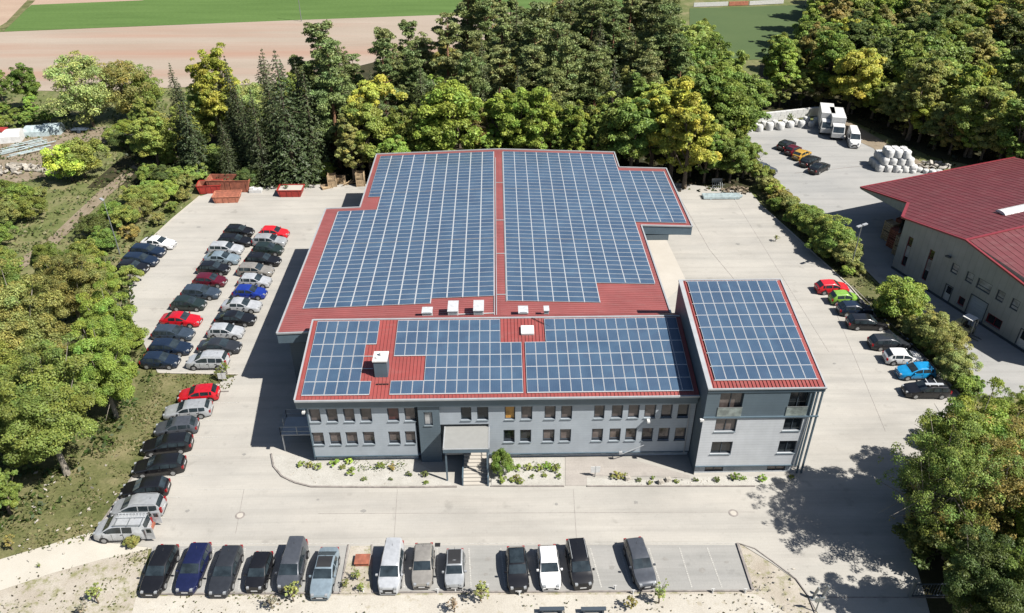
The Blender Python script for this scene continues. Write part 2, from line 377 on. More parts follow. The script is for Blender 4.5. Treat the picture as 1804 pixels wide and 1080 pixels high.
for a, b in [((322, 966), (300, 1040)), ((377, 966), (360, 1040)), ((432, 966), (420, 1040)), ((487, 966), (478, 1040)), ((545, 966), (540, 1040)),
             ((714, 966), (712, 1036)), ((770, 966), (772, 1036)), ((826, 966), (830, 1036)), ((882, 966), (890, 1036)), ((938, 966), (950, 1036)), ((993, 966), (1010, 1036)),
             ((1040, 966), (1060, 1036)), ((1092, 966), (1112, 1036)), ((1143, 966), (1166, 1036)), ((1197, 965), (1219, 1036)), ((1246, 965), (1272, 1036))]:
    dashes('bay_line', a, b, 22, .12)
for y0 in (697, 728, 758, 790, 826, 864, 900):
    xL = 330 - (y0 - 690) * .63; dashes('bay_line', (xL + 12, y0 + 14), (xL + 98, y0 + 12), 20, .1)
for x, y in [(423, 908), (1292, 904)]:
    p = G3(x, y); m = MB(); m.tube([p + Vector((0, 0, .002)), p + Vector((0, 0, .016))], .42, 24); m.tube([p + Vector((0, 0, .016)), p + Vector((0, 0, .024))], .27, 20, 1)
    o = m.build('manhole_cover', [M['kerb'], M['slab']], None, p)
    tag(o, 'round manhole cover in the paving ' + ('near the lower left cars' if x < 900 else 'beside the dappled tree shade'), 'manhole cover', 'manhole covers in the yard')
def stain(px, py, r0, name='oil_stain'):
    p = G3(px, py, .0125); m = MB(); m.face([p + Vector((r0 * (1 + rnd.uniform(-.35, .35)) * math.cos(a), r0 * .8 * (1 + rnd.uniform(-.35, .35)) * math.sin(a), 0)) for a in np.linspace(0, 2 * math.pi, 14, False)])
    o = m.build(name, M['stain']); o['kind'] = 'structure'
for q in ((860, 985, .28), (856, 1012, .2), (1078, 1000, .25), (1172, 985, .22), (1236, 1005, .3), (1280, 990, .18), (830, 1000, .16), (640, 900, .22), (980, 888, .16), (560, 690 + 190, .14), (1120, 885, .2), (1320, 870, .15), (330, 560 + 340, .2), (430, 800, .2), (1400, 700, .22), (1470, 640, .2), (1300, 430, .3), (350, 400, .3)): stain(*q)
p = G3(771, 960); m = MB(); m.box(p.x - .22, p.x + .22, p.y - .2, p.y + .2, 0, .02); tag(m.build('drain_grate', [M['black']], None, p), 'small dark square drain at the head of the parking bays', 'drain')

# ------------------------------------------------------------------ buildings
class Bld:
    def __init__(s, name, loc, label, cat='building'):
        s.r = empty(name, loc); s.o = Vector(loc); tag(s.r, label, cat)
    def part(s, name, mb, mats, parent=None, **k):
        return mb.build(name, mats, parent or s.r, s.o, **k)
def wall(mb, o, u, n, U0, U1, z0, z1, holes, depth=.16, m=0, slope=0):
    """wall in the plane through o spanned by u and z, outward normal n, with real openings and reveals"""
    o, u, n = Vector(o), Vector(u), Vector(n); Z = Vector((0, 0, 1))
    us = sorted({U0, U1, *[h[0] for h in holes], *[h[1] for h in holes]}); zs = sorted({z0, z1, *[h[2] for h in holes], *[h[3] for h in holes]})
    P = lambda a, z, d=0: o + u * a + Z * z - n * d
    for a, b in zip(us, us[1:]):
        for c, d in zip(zs, zs[1:]):
            if a < U0 - 1e-6 or b > U1 + 1e-6: continue
            if any(h[0] <= (a + b) / 2 <= h[1] and h[2] <= (c + d) / 2 <= h[3] for h in holes): continue
            mb.face([P(a, c), P(b, c), P(b, d), P(a, d)], m)
    for h in holes:
        a, b, c, d = h[:4]
        mb.face([P(a, c), P(a, c, depth), P(b, c, depth), P(b, c)], m); mb.face([P(a, d), P(b, d), P(b, d, depth), P(a, d, depth)], m)
        mb.face([P(a, c), P(a, d), P(a, d, depth), P(a, c, depth)], m); mb.face([P(b, c), P(b, c, depth), P(b, d, depth), P(b, d)], m)
def window(B, o, u, n, h, pane='pane', depth=.16, mull=0, sill=True, fw=.085, frame='slate_dark', trans=0, name='window'):
    a, b, c, d = h; o, u, n = Vector(o), Vector(u), Vector(n); Z = Vector((0, 0, 1))
    P = lambda x, z, dd=0: o + u * x + Z * z - n * dd
    m = MB(); e = .003; dp = depth - .03
    def bx(x0, x1, z0, z1): m.obox(P((x0 + x1) / 2, (z0 + z1) / 2, dp), u, Z, n, (x1 - x0) / 2, (z1 - z0) / 2, .028)
    bx(a + e, a + fw, c + e, d - e); bx(b - fw, b - e, c + e, d - e); bx(a + fw, b - fw, c + e, c + fw); bx(a + fw, b - fw, d - fw, d - e)
    for k in range(mull): x = a + (b - a) * (k + 1) / (mull + 1); bx(x - .03, x + .03, c + fw, d - fw)
    if trans: z = c + (d - c) * trans; bx(a + fw, b - fw, z - .03, z + .03)
    f = B.part(name, m, M[frame])
    g = MB(); g.face([P(a + e, c + e, depth), P(b - e, c + e, depth), P(b - e, d - e, depth), P(a + e, d - e, depth)]); B.part('pane', g, M[pane], f)
    if sill:
        g = MB(); g.obox(P((a + b) / 2, c - .01, -.02), u, Z, n, (b - a) / 2 + .03, .015, .07); B.part('sill', g, M['slate_sill'], f)
    return f
PANELM = {}
def panel_geo(pw, ph):
    """one framed module lying in the local xy plane: verts, faces, material index, uvs"""
    t, fw = .04, .028
    x, y = pw / 2, ph / 2; xi, yi = x - fw, y - fw
    V = [(-x, -y, 0), (x, -y, 0), (x, y, 0), (-x, y, 0), (-x, -y, t), (x, -y, t), (x, y, t), (-x, y, t), (-xi, -yi, t), (xi, -yi, t), (xi, yi, t), (-xi, yi, t),
         (-xi, -yi, t - .006), (xi, -yi, t - .006), (xi, yi, t - .006), (-xi, yi, t - .006)]
    Fc = [(0, 1, 5, 4), (1, 2, 6, 5), (2, 3, 7, 6), (3, 0, 4, 7), (4, 5, 9, 8), (5, 6, 10, 9), (6, 7, 11, 10), (7, 4, 8, 11), (12, 13, 14, 15)]
    return V, Fc, [0] * 8 + [1]
def panel_mesh(name, pw, ph, mats, turn=False):
    V, Fc, mi = panel_geo(pw, ph); me = bpy.data.meshes.new(name); me.from_pydata(V, [], Fc)
    for m in mats: me.materials.append(m)
    me.polygons.foreach_set('material_index', mi); uv = me.uv_layers.new(name='UVMap')
    q = [(0, 0), (1, 0), (1, 1), (0, 1)]
    if turn: q = [(0, 0), (0, 1), (1, 1), (1, 0)]
    for k, c in enumerate(q): uv.data[8 * 4 + k].uv = c
    return me
def panels(B, me, spots, keep=100, far_first=None):
    """spots: list of (centre, u, v, n); the first `keep` become parts of their own, the rest one part"""
    mats = [M['alu'], M['cells']]
    def rot(u, v, n): return Matrix((u, v, n)).transposed()
    for c, u, v, n in spots[:keep]:
        o = bpy.data.objects.new('solar_panel', me); COL.objects.link(o); o.parent = B.r
        o.location = c - B.o; o.rotation_euler = rot(u, v, n).to_euler()
    rest = spots[keep:]
    if rest:
        V0 = np.array([v.co for v in me.vertices]); F0 = [tuple(p.vertices) for p in me.polygons]; nv = len(V0)
        Vs, Fs, Ms, UV = [], [], [], []
        uv0 = [tuple(l.uv) for l in me.uv_layers[0].data]; m0 = [p.material_index for p in me.polygons]
        for i, (c, u, v, n) in enumerate(rest):
            R = np.array([u, v, n]); Vs.append(V0 @ R + np.array(c - B.o)); Fs += [tuple(a + i * nv for a in f) for f in F0]; Ms += m0; UV += uv0
        m2 = bpy.data.meshes.new('solar_panel_field'); m2.from_pydata(np.concatenate(Vs).tolist(), [], Fs)
        for m in mats: m2.materials.append(m)
        m2.polygons.foreach_set('material_index', Ms); l = m2.uv_layers.new(name='UVMap'); l.data.foreach_set('uv', np.array(UV).ravel())
        o = link('solar_panel_field', m2, B.r); o['kind'] = 'stuff'
def roof_ribs(mb, org, u, v, n, L0, L1, positions, wd=.05, ht=.045, m=0):
    """ribs running along v at the given offsets along u"""
    for p in positions:
        mb.obox(org + u * p[0] + v * ((p[1] + p[2]) / 2) + n * (ht / 2), u, v, n, wd / 2, (p[2] - p[1]) / 2, ht / 2, m)

X = Vector((1, 0, 0)); Yv = Vector((0, 1, 0)); Z = Vector((0, 0, 1))
# ---- office wing: eave (y 54, z 7.8), ridge (y 63.9, z 9.6)
WX0, WX1, EY, EZ, RY, RZ = -17.8, 17.52, 54.0, 7.78, 63.95, 9.58
W = Bld('office_wing', (-17.1, 54.9, 0), 'long two storey grey office wing with red roof of solar panels and entrance stairs')
v = Vector((0, RY - EY, RZ - EZ)); LW = v.length; v.normalize(); nW = X.cross(v); oW = Vector((0, EY, EZ))
def WP(x, l, h=0): return oW + X * x + v * l + nW * h
m = MB()
m.face([WP(WX0, 0), WP(WX1, 0), WP(WX1, LW), WP(WX0, LW)]); m.face([WP(WX0, LW), WP(WX1, LW), Vector((WX1, 65.1, 9.2)), Vector((WX0, 65.1, 9.2))])
roof_ribs(m, oW, X, v, nW, 0, LW, [(WX0 + .33 * i + .2, .12, LW - .02) for i in range(106)], .05, .06)
roof = W.part('roof', m, M['roof_red'])
m = MB(); m.bar(WP(WX0 + .02, 0, .03) , WP(WX1, 0, .03), .16, .16); m.bar(WP(WX0, .1, .05), WP(WX0, LW, .05), .14, .16); m.bar(WP(WX0, LW, .04), WP(WX1, LW, .04), .2, .1)
W.part('coping', m, M['coping'], roof)
m = MB()                                                   # leaning fascia and soffit
m.face([(WX0, EY, EZ), (WX0, EY + .25, EZ - 1.0), (WX1 - .05, EY + .25, EZ - 1.0), (WX1 - .05, EY, EZ)][::-1][::-1])
m.face([(WX0, EY + .25, EZ - 1.0), (WX0, EY + 1.1, EZ - 1.1), (WX1 - .05, EY + 1.1, EZ - 1.1), (WX1 - .05, EY + .25, EZ - 1.0)])
m.face([(WX0, EY, EZ), (WX0, RY, RZ), (WX0, RY, RZ - 1.0), (WX0, EY + .25, EZ - 1.0)])
m.face([(WX0, EY + .25, EZ - 1.0), (WX0, RY, RZ - 1.0), (WX0 + .75, RY, RZ - 1.1), (WX0 + .75, EY + .25, EZ - 1.1)])
W.part('fascia', m, M['slate'])
FY = 54.62; fo = Vector((0, FY, 0)); FN = Vector((0, -1, 0))
def fx(px, z):                       # x on the facade plane under a pixel column
    a = None
    lo, hi = -30.0, 30.0
    for _ in range(40):
        mid = (lo + hi) / 2; xr = mid * cyw - FY * syw; yr = mid * syw + FY * cyw; d = yr * cp - (z - CAMH) * sp
        if 902 + F * xr / d < px: lo = mid
        else: hi = mid
    return mid
upz, loz = (4.84, 6.38), (2.12, 3.64)
ups = [(545, 566), (575, 596), (605, 626), (634.5, 656), (682, 704), (712, 733), (811, 831), (839.5, 861), (888, 908), (917, 938), (958, 979), (987, 1008), (1045, 1065), (1076, 1097), (1105, 1126), (1133.5, 1155), (1163, 1184), (1192, 1213)]
los = [(550, 572), (580, 602), (609, 631), (639, 661), (684, 706), (713, 733), (886, 907), (915, 936), (955, 977), (985, 1006), (1041, 1062), (1072, 1093), (1100, 1121), (1129, 1150), (1158, 1179), (1187, 1208)]
pan_up = {4: 'pane_red', 6: 'pane_dark', 7: 'pane_dark', 8: 'pane_orange', 17: 'pane_dark'}
pan_lo = {6: 'pane_dark', 7: 'pane_dark'}
hu = [(fx(a, 5.2) + .06, fx(b, 5.2) - .02, *upz) for a, b in ups]; hl = [(fx(a, 2.6) + .06, fx(b, 2.6) - .02, *loz) for a, b in los]
SX0, SX1 = -7.25, -5.35              # slate stair tower in the facade
REC = fx(733, 4)
m = MB(); wall(m, fo, X, FN, -17.1, REC, .72, 6.72, [h for h in hu + hl if h[1] < REC + .1 and h[0] > -17.1])
wall(m, fo, X, FN, SX1, WX1, 4.4, 6.72, [h for h in hu if h[0] > SX1])
wall(m, fo, X, FN, -1.0, WX1, .72, 4.4, [h for h in hl if h[0] > -1.0])
wall(m, (-17.1, 0, 0), (0, -1, 0), (-1, 0, 0), -65, -FY, .72, 6.72, [])
m.face([(-17.1, FY, .72), (WX1, FY, .72), (WX1, FY + .35, .72), (-17.1, FY + .35, .72)])
W.part('wall', m, M['facade'])
m = MB(); m.box(-17.1 - .02, -17.1 + .1, FY - .03, FY + .08, .45, 6.7); m.bar((-17.1, FY - .03, .72), (REC, FY - .03, .72), .06, .1); m.bar((-1, FY - .03, .72), (WX1 - .05, FY - .03, .72), .06, .1)
W.part('trim', m, M['slate'])
# recessed entrance zone and slate stair tower
m = MB(); wall(m, (0, 55.5, 0), X, FN, REC, -1.0, 0, 6.6, [(-4.3, -2.3, 1.25, 3.5)], .1)
m.face([(REC, FY, 0), (REC, 55.5, 0), (REC, 55.5, 6.7), (REC, FY, 6.7)]); m.face([(-1, FY, 0), (-1, 55.5, 0), (-1, 55.5, 4.4), (-1, FY, 4.4)])
m.face([(SX1, FY, 4.4), (-1, FY, 4.4), (-1, 55.5, 4.4), (SX1, 55.5, 4.4)])
hs = (-6.75, -5.98, 4.45, 6.0)
wall(m, (0, FY - .18, 0), X, FN, SX0, SX1, 0, 6.9, [hs], .14)
m.face([(SX0, FY - .18, 0), (SX0, 55.5, 0), (SX0, 55.5, 6.9), (SX0, FY - .18, 6.9)]); m.face([(SX1, FY - .18, 0), (SX1, 55.5, 0), (SX1, 55.5, 6.9), (SX1, FY - .18, 6.9)])
W.part('stair_tower', m, M['facade_dark'])
window(W, (0, FY - .18, 0), X, FN, hs, 'pane_blind', .14)
m = MB(); m.box(-4.28, -2.32, 55.5, 55.56, 1.26, 3.48); d_ = W.part('door', m, M['slate_dark'])
m = MB(); m.box(-4.1, -3.38, 55.47, 55.495, 1.5, 3.3); m.box(-3.22, -2.5, 55.47, 55.495, 1.5, 3.3); W.part('pane', m, M['pane_dark'], d_)
for i, h in enumerate(hu):
    window(W, fo, X, FN, h, pan_up.get(i, 'pane'), .2)
for i, h in enumerate(hl):
    window(W, fo, X, FN, h, pan_lo.get(i, 'pane'), .2, trans=.16)
m = MB(); bws = [(569, 583), (615, 635), (645, 664), (690, 709), (916, 936), (955, 976), (984, 1003), (1012, 1031), (1040, 1060), (1068, 1089), (1124, 1145), (1153, 1172), (1182, 1202)]
bh = [(fx(a, .3), fx(b, .3), .28, .66) for a, b in bws]
wall(m, (0, FY + .3, 0), X, FN, -17.0, REC, -.1, .72, [h for h in bh if h[1] < REC], .15); wall(m, (0, FY + .3, 0), X, FN, -1, WX1, -.1, .72, [h for h in bh if h[0] > -1], .15)
W.part('plinth', m, M['plinth'])
for h in bh: window(W, (0, FY + .3, 0), X, FN, h, 'pane_dark', .15, sill=False, fw=.05, name='basement_window')
# canopy, stairs, rail
m = MB(); m.box(-5.0, -.92, 51.75, 54.88, 3.62, 4.0); cn = W.part('canopy', m, M['slate'])
m = MB(); m.box(-4.9, -1.02, 51.9, 54.86, 4.0, 4.03); W.part('deck', m, plain('gravelled_deck', (.33, .335, .325), .95, var=.05, scale=2), cn)
m = MB(); m.bar((-5, 51.8, 4.03), (-.92, 51.8, 4.03), .1, .08); m.bar((-4.95, 51.8, 4.03), (-4.95, 54.85, 4.03), .1, .08); m.bar((-.97, 51.8, 4.03), (-.97, 54.85, 4.03), .1, .08); W.part('coping', m, M['coping'], cn)
m = MB(); m.box(-4.85, -4.7, 51.95, 52.1, 0, 3.62); m.box(-1.2, -1.05, 51.95, 52.1, 0, 3.62); W.part('post', m, M['slate'], cn)
m = MB(); n_ = 9; sy0, sy1 = 51.35, 54.3
for i in range(n_):
    y0 = sy0 + (sy1 - sy0) * i / n_; m.box(-3.3, -1.15, y0, 55.45, .14 * i + .0, .14 * (i + 1))
m.box(-5.0, -1.15, 54.3, 55.45, 1.0, 1.262); W.part('stairs', m, M['slab'])
m = MB(); m.box(-3.42, -3.3, sy0, 54.6, 0, 1.0); m.box(-1.15, -1.02, sy0 - .1, 55.4, 0, 1.1); W.part('stair_wall', m, M['slate'])
m = MB()
for x in (-1.08,):
    for y, z in ((51.3, .0), (52.4, .5), (53.4, 1.0), (54.3, 1.3)): m.bar((x, y, z), (x, y, z + 1.0), .05, .05)
    m.bar((x, 51.3, 1.0), (x, 54.3, 2.3), .05, .05)
W.part('handrail', m, M['steel'])
# chimney, skylight, walkway trims on the wing roof
c0 = G3(671, 655, 8.9); c0.z = EZ + (c0.y - EY) * (RZ - EZ) / (RY - EY)
m = MB(); m.box(c0.x - .58, c0.x + .58, c0.y, c0.y + 1.35, c0.z - .3, c0.z + 1.75); ch = W.part('chimney', m, M['slate'], roof)
m = MB(); m.box(c0.x - .66, c0.x + .66, c0.y - .08, c0.y + 1.43, c0.z + 1.75, c0.z + 1.86); m.tube([(c0.x, c0.y + .8, c0.z + 1.86), (c0.x, c0.y + .8, c0.z + 2.2)], .12, 8); m.box(c0.x - .4, c0.x - .2, c0.y + .3, c0.y + .5, c0.z + 1.86, c0.z + 2.0)
W.part('coping', m, M['white'])
m = MB(); q = G3(929, 583, 9.3); lq = (q.y - EY) / v.y; m.obox(WP(q.x, lq, .14), X, v, nW, .62, .55, .14); W.part('skylight', m, M['skylight'], roof, bevel=.04)
m = MB(); m.tube([WP(3.2, LW - .1, .1), WP(4.3, LW - .9, .1), WP(4.9, LW - 1.35, .1)], .035, 5); m.box(-10.9, -9.8, EY + 1.75, EY + 1.85, 8.12, 8.2)
W.part('cable', m, M['black'], roof)
pw, ph = .977, 1.535; me_w = panel_mesh('wing_module', pw - .022, ph - .03, [M['alu'], M['cells']])
spots = []
A0, B0, C0 = -17.28, -9.62, 2.42
for r in range(6):
    L = .62 + ph * (r + .5)
    cols = [A0 + .99 * (i + .5) for i in range(5 if r in (1, 2, 3) else 6)]
    cols += [B0 + pw * (i + .5) for i in range(12) if (i >= 3 or r in (0, 3, 4, 5)) and not (i > 9 and r > 3)]
    cols += [C0 + pw * (i + .5) for i in range(15) if not (i < 2 and r > 3)]
    for x in cols: spots.append((WP(x, L, .09), X, v, nW))
panels(W, me_w, spots, 100)
m = MB()                                                   # mounting rails between module rows
for r in range(7):
    L = .62 + ph * r
    for a, b in ((A0, A0 + 5.9), (B0 + (0 if r in (0, 1, 3, 4, 5, 6) else 3 * pw), B0 + pw * (12 if r < 5 else 10)), (C0 + (2 * pw if r > 4 else 0), C0 + 15 * pw)):
        m.obox(WP((a + b) / 2, L, .085), X, v, nW, (b - a) / 2, .03, .02)
W.part('mounting_rail', m, M['alu'], roof)
m = MB(); m.tube([(WX1 - .45, FY - .06, .5), (WX1 - .55, FY - .06, 6.6)], .05, 6); W.part('drainpipe', m, M['coping']); m = MB(); m.tube([(11.2, FY - .02, .9), (11.2, FY - .55, 1.0), (13.2, FY - .35, 1.9)], .04, 5); m.box(10.95, 11.25, FY - .56, FY - .36, .95, 1.2)
W.part('wall_bracket', m, M['coping'])
for x_, z_, d_ in ((-17.25, 6.25, 0), (13.35, 4.65, 0)):
    m = MB(); m.box(x_ - .12, x_ + .12, FY - .5, FY - .1, z_, z_ + .2); m.bar((x_, FY - .1, z_ + .1), (x_, FY, z_ + .1), .06, .06); W.part('wall_lamp', m, M['white'])

# ---- office tower
T = Bld('office_tower', (17.6, 52.3, 0), 'three storey corner tower with dark top floor and tilted red solar roof')
TX0, TX1, TB = 17.6, 27.55, 66.3; tz0, tz1 = 10.0, 12.15
tv = Vector((0, TB - 52.2, tz1 - tz0)); LT = tv.length; tv.normalize(); nT = X.cross(tv); oT = Vector((0, 52.2, tz0))
def TP(x, l, h=0): return oT + X * x + tv * l + nT * h
m = MB(); m.face([TP(TX0, 0), TP(TX1, 0), TP(TX1, LT), TP(TX0, LT)])
roof_ribs(m, oT, X, tv, nT, 0, LT, [(TX0 + .33 * i + .2, .1, LT - .05) for i in range(29)], .06, .07)
troof = T.part('roof', m, M['roof_red'])
m = MB(); m.bar(TP(TX0 + .14, 0, .04), TP(TX0 + .14, LT, .04), .4, .14); m.bar(TP(TX1, 0, .03), TP(TX1, LT, .03), .12, .12); m.bar(TP(TX0, LT, .03), TP(TX1, LT, .03), .16, .12); m.bar(TP(TX0 - .05, 0, .03), TP(TX1 + .06, 0, .03), .14, .12)
T.part('coping', m, M['coping'], troof)
m = MB()
m.face([(TX0, 52.2, tz0), (TX1, 52.2, tz0), (TX1, 52.24, tz0 - .42), (TX0, 52.24, tz0 - .42)]); m.face([(TX1, 52.2, tz0), (TX1, TB, tz1), (TX1, TB, tz1 - .5), (TX1, 52.24, tz0 - .42)])
m.face([(TX0, 52.24, tz0 - .42), (TX1, 52.24, tz0 - .42), (TX1, TB, tz0 - .42), (TX0, TB, tz0 - .42)])
T.part('fascia', m, M['slate'])
wx1 = 26.75; to = Vector((0, 52.32, 0))
H1 = [(18.75, 20.6, 2.5, 3.98), (24.75, 26.35, 2.5, 3.98)]; H2 = [(18.75, 20.6, 5.15, 6.62), (24.75, 26.35, 5.15, 6.62)]; H3 = [(18.75, 20.75, 6.95, 9.5), (24.7, 26.4, 6.95, 9.5)]
HB = [(18.6, 20.3, .12, .95), (24.3, 26.0, .12, .95)]
m = MB(); wall(m, to, X, FN, TX0, wx1, 1.05, 6.85, H1 + H2, .2); m.face([(TX0, 52.32, 1.05), (wx1, 52.32, 1.05), (wx1, 52.6, 1.05), (TX0, 52.6, 1.05)])
T.part('wall', m, M['facade_white'])
m = MB(); wall(m, to, X, FN, TX0, wx1, 6.85, 9.62, H3, .3); m.face([(TX0, 52.3, 0), (TX0, TB, 0), (TX0, TB, tz1), (TX0, 52.3, tz0)][::-1]); m.face([(wx1, 52.32, 1.05), (wx1, TB, 1.05), (wx1, TB, tz1), (wx1, 52.32, 9.7)])
m.face([(TX0, TB, 0), (wx1, TB, 0), (TX1, TB, tz1), (TX0, TB, tz1)])
T.part('dark_wall', m, M['facade_dark'])
m = MB(); wall(m, (0, 52.55, 0), X, FN, TX0 + .05, wx1 - .2, -.1, 1.05, HB, .15); wall(m, (wx1 - .2, 0, 0), (0, 1, 0), (1, 0, 0), 52.55, TB, -.1, 1.05, []); T.part('plinth', m, M['plinth'])
m = MB(); m.bar((TX0 - .03, 52.26, 6.85), (TX1, 52.26, 6.85), .12, .12); m.bar((TX0, 52.28, 1.05), (wx1, 52.28, 1.05), .08, .1); m.bar((wx1, 52.28, 1.0), (wx1, 52.28, 9.6), .1, .1); T.part('trim', m, M['slate'])
for x_ in (wx1 + .28, TX1 - .12):
    m = MB(); m.bar((x_, 52.36, 0), (x_, 52.36, 9.6), .14, .14); T.part('column', m, M['slate'])
m = MB(); m.bar((TX1 - .15, 54, .0), (TX1 - .15, 54, 9.6), .1, .1); m.bar((TX1 - .15, 58, .0), (TX1 - .15, 58, 9.8), .1, .1); T.part('column', m, M['slate'])
for h in H1 + H2: window(T, to, X, FN, h, 'pane_dark' if h[0] > 22 or h[2] < 4 else 'pane', .2, mull=1)
for h in H3: window(T, to, X, FN, h, 'pane' if h[0] < 22 else 'pane_dark', .3, mull=1, sill=False)
for h in HB: window(T, (0, 52.55, 0), X, FN, h, 'pane', .15, mull=1, sill=False, name='basement_window')
for h in H3:
    m = MB(); m.box(h[0] - .05, h[1] + .05, 52.27, 52.3, 6.95, 7.9); r_ = T.part('balcony_glass', m, M['glass_rail'])
    m = MB(); m.bar((h[0] - .05, 52.28, 7.93), (h[1] + .05, 52.28, 7.93), .05, .05); T.part('rail', m, M['steel'], r_)
m = MB(); m.box(17.3, 17.62, 52.05, 52.3, 6.55, 6.75); T.part('wall_lamp', m, M['white'])
m = MB(); m.box(17.45, 17.6, 56.9, 57.1, 7.2, 7.35); T.part('wall_lamp', m, M['white'])
m = MB(); m.tube([(26.5, 52.25, 1.0), (26.7, 52.25, 6.8)], .05, 6); T.part('drainpipe', m, M['coping'])
me_t = panel_mesh('tower_module', .97 - .022, 1.63 - .03, [M['alu'], M['cells']]); spots = []
for r in range(8):
    for i in range(9): spots.append((TP(18.33 + .97 * (i + .5), .98 + 1.63 * (r + .5), .1), X, tv, nT))
panels(T, me_t, spots, 100)
m = MB()
for r in range(9): m.obox(TP(18.33 + .97 * 4.5, .98 + 1.63 * r, .09), X, tv, nT, .97 * 4.5 + .1, .03, .02)
T.part('mounting_rail', m, M['alu'], troof)

# ---- production hall: gable roof with ridge along y at x=.27
Hh = Bld('production_hall', (-21.8, 65.0, 0), 'large flat gabled production hall covered with blue solar panels on red sheet roof')
RX, HRZ, SL = .27, 8.1, .036
hz = lambda x: HRZ - SL * abs(x - RX)
m = MB()
def rq(x0, x1, y0, y1):
    for a, b in (((x0, min(x1, RX)),) if x0 < RX else ()) + (((max(x0, RX), x1),) if x1 > RX else ()):
        m.face([(a, y0, hz(a)), (b, y0, hz(b)), (b, y1, hz(b)), (a, y1, hz(a))])
rq(-21.85, 17.55, 65.0, 87.0); rq(-21.85, 23.85, 87.0, 92.7); rq(-17.5, 23.85, 92.7, 104.7); rq(-17.5, 17.2, 104.7, 110.2)
def rib(x0, x1, y):
    for a, b in (((x0, min(x1, RX)),) if x0 < RX else ()) + (((max(x0, RX), x1),) if x1 > RX else ()):
        A, B_ = Vector((a, y, hz(a) + .02)), Vector((b, y, hz(b) + .02)); m.bar(A, B_, .04, .03)
y = 65.3
while y < 110.1:
    x0 = -21.8 if y < 92.6 else -17.45; x1 = 17.5 if y < 87.1 else (23.8 if y < 104.6 else 17.15)
    rib(x0, x1, y); y += .36
hroof = Hh.part('roof', m, M['roof_hall'])
out = [(-21.85, 65.0), (17.55, 65.0), (17.55, 87.0), (23.85, 87.0), (23.85, 104.7), (17.2, 104.7), (17.2, 110.2), (-17.5, 110.2), (-17.5, 92.7), (-21.85, 92.7)]
m = MB(); mf = MB(); mw = MB()
for a, b in zip(out, out[1:] + out[:1]):
    segs = [(a, b)]
    if (a[0] - RX) * (b[0] - RX) < 0: c = (RX, a[1]); segs = [(a, c), (c, b)]
    for p, q in segs:
        P0, P1 = Vector((*p, hz(p[0]))), Vector((*q, hz(q[0])))
        m.bar(P0 + Z * .04, P1 + Z * .04, .16, .16)
        mf.face([P0 - Z * .02, P0 - Z * 1.15, P1 - Z * 1.15, P1 - Z * .02][::-1])
mf.face([(-21.8, 65.05, 6.18), (-21.8, 92.65, 6.18), (17.5, 92.65, 6.18), (17.5, 65.05, 6.18)]); mf.face([(-17.45, 92.7, 6.16), (-17.45, 110.1, 6.16), (17.1, 110.1, 6.16), (17.1, 92.7, 6.16)]); mf.face([(17.5, 87.05, 6.14), (23.8, 87.05, 6.14), (23.8, 104.6, 6.14), (17.5, 104.6, 6.14)])
inn = [(-21.0, 65.7), (17.3, 65.7), (17.3, 97.0), (23.5, 97.0), (23.5, 104.4), (17.0, 104.4), (17.0, 109.9), (-17.0, 109.9), (-17.0, 92.2), (-21.0, 92.2)]
for p, q in zip(inn, inn[1:] + inn[:1]): mw.face([(*p, 0), (*q, 0), (*q, 6.2), (*p, 6.2)])
Hh.part('coping', m, M['coping'], hroof); Hh.part('fascia', mf, M['slate']); Hh.part('wall', mw, M['facade_dark'])
# walkway trims and ladder rails along the ridge
m = MB()
for x_ in (-.42, -.2): m.box(x_ - .04, x_ + .04, 65.2, 107.0, hz(x_) + .02, hz(x_) + .1)
for y_ in (70.5, 79.2, 87.5, 98.5): m.box(-.15, .85, y_ - .05, y_ + .05, HRZ + .02, HRZ + .07)
m.box(.78, .84, 69.2, 109, HRZ, HRZ + .06); m.tube([(-4.2, 67.0, 8.05), (-.4, 67.0, 8.15)], .07, 5); m.tube([(-8.2, 66.2, 7.9), (-5.8, 66.2, 8.0)], .07, 5); Hh.part('cable_tray', m, M['coping'], hroof)
cw, rw, cr_ = 1.64, .97, 1.6; me_h = panel_mesh('hall_module', cw - .075, rw - .022, [M['alu'], M['cells']], True); spots = []
uL = Vector((1, 0, SL)).normalized(); nL = uL.cross(Yv); uR = Vector((1, 0, -SL)).normalized(); nR = uR.cross(Yv)
def gaps(i): return .12 * (i > 15) + .12 * (i > 27)
for r in range(41):
    yy = 69.25 + rw * (r + .5) + (.1 if r > 13 else 0) + (.1 if r > 27 else 0)
    for c_ in range(12):
        x_ = -.42 - cw * (12 - c_ - .5)
        if c_ >= 8 and r < 1: continue
        if c_ < 3 and yy > 91.6 and not (c_ == 2 and yy > 95.6): continue
        spots.append((Vector((x_, yy, hz(x_) + .09)), uL, Yv, nL))
    for c_ in range(14):
        x_ = .9 + cr_ * (c_ + .5)
        if 6 <= c_ < 10 and yy < 73.5: continue
        if c_ >= 10 and not (88.2 < yy < 103.6): continue
        spots.append((Vector((x_, yy, hz(x_) + .09)), uR, Yv, nR))
panels(Hh, me_h, spots, 100)
m = MB()                                     # white clamp rails between module columns
for c_ in range(13):
    x_ = -.42 - cw * (12 - c_); y0, y1 = (69.25 if c_ <= 8 else 70.2), (109.2 if c_ >= 3 else 91.5)
    m.box(x_ - .035, x_ + .035, y0, y1, hz(x_) + .05, hz(x_) + .125)
for c_ in range(15):
    x_ = .9 + cr_ * c_; y0, y1 = (69.25 if c_ <= 6 else 73.4), 109.2
    if c_ > 10: y0, y1 = 88.2, 103.5
    m.box(x_ - .035, x_ + .035, y0, y1, hz(x_) + .05, hz(x_) + .125)
Hh.part('mounting_rail', m, M['alu'], hroof)
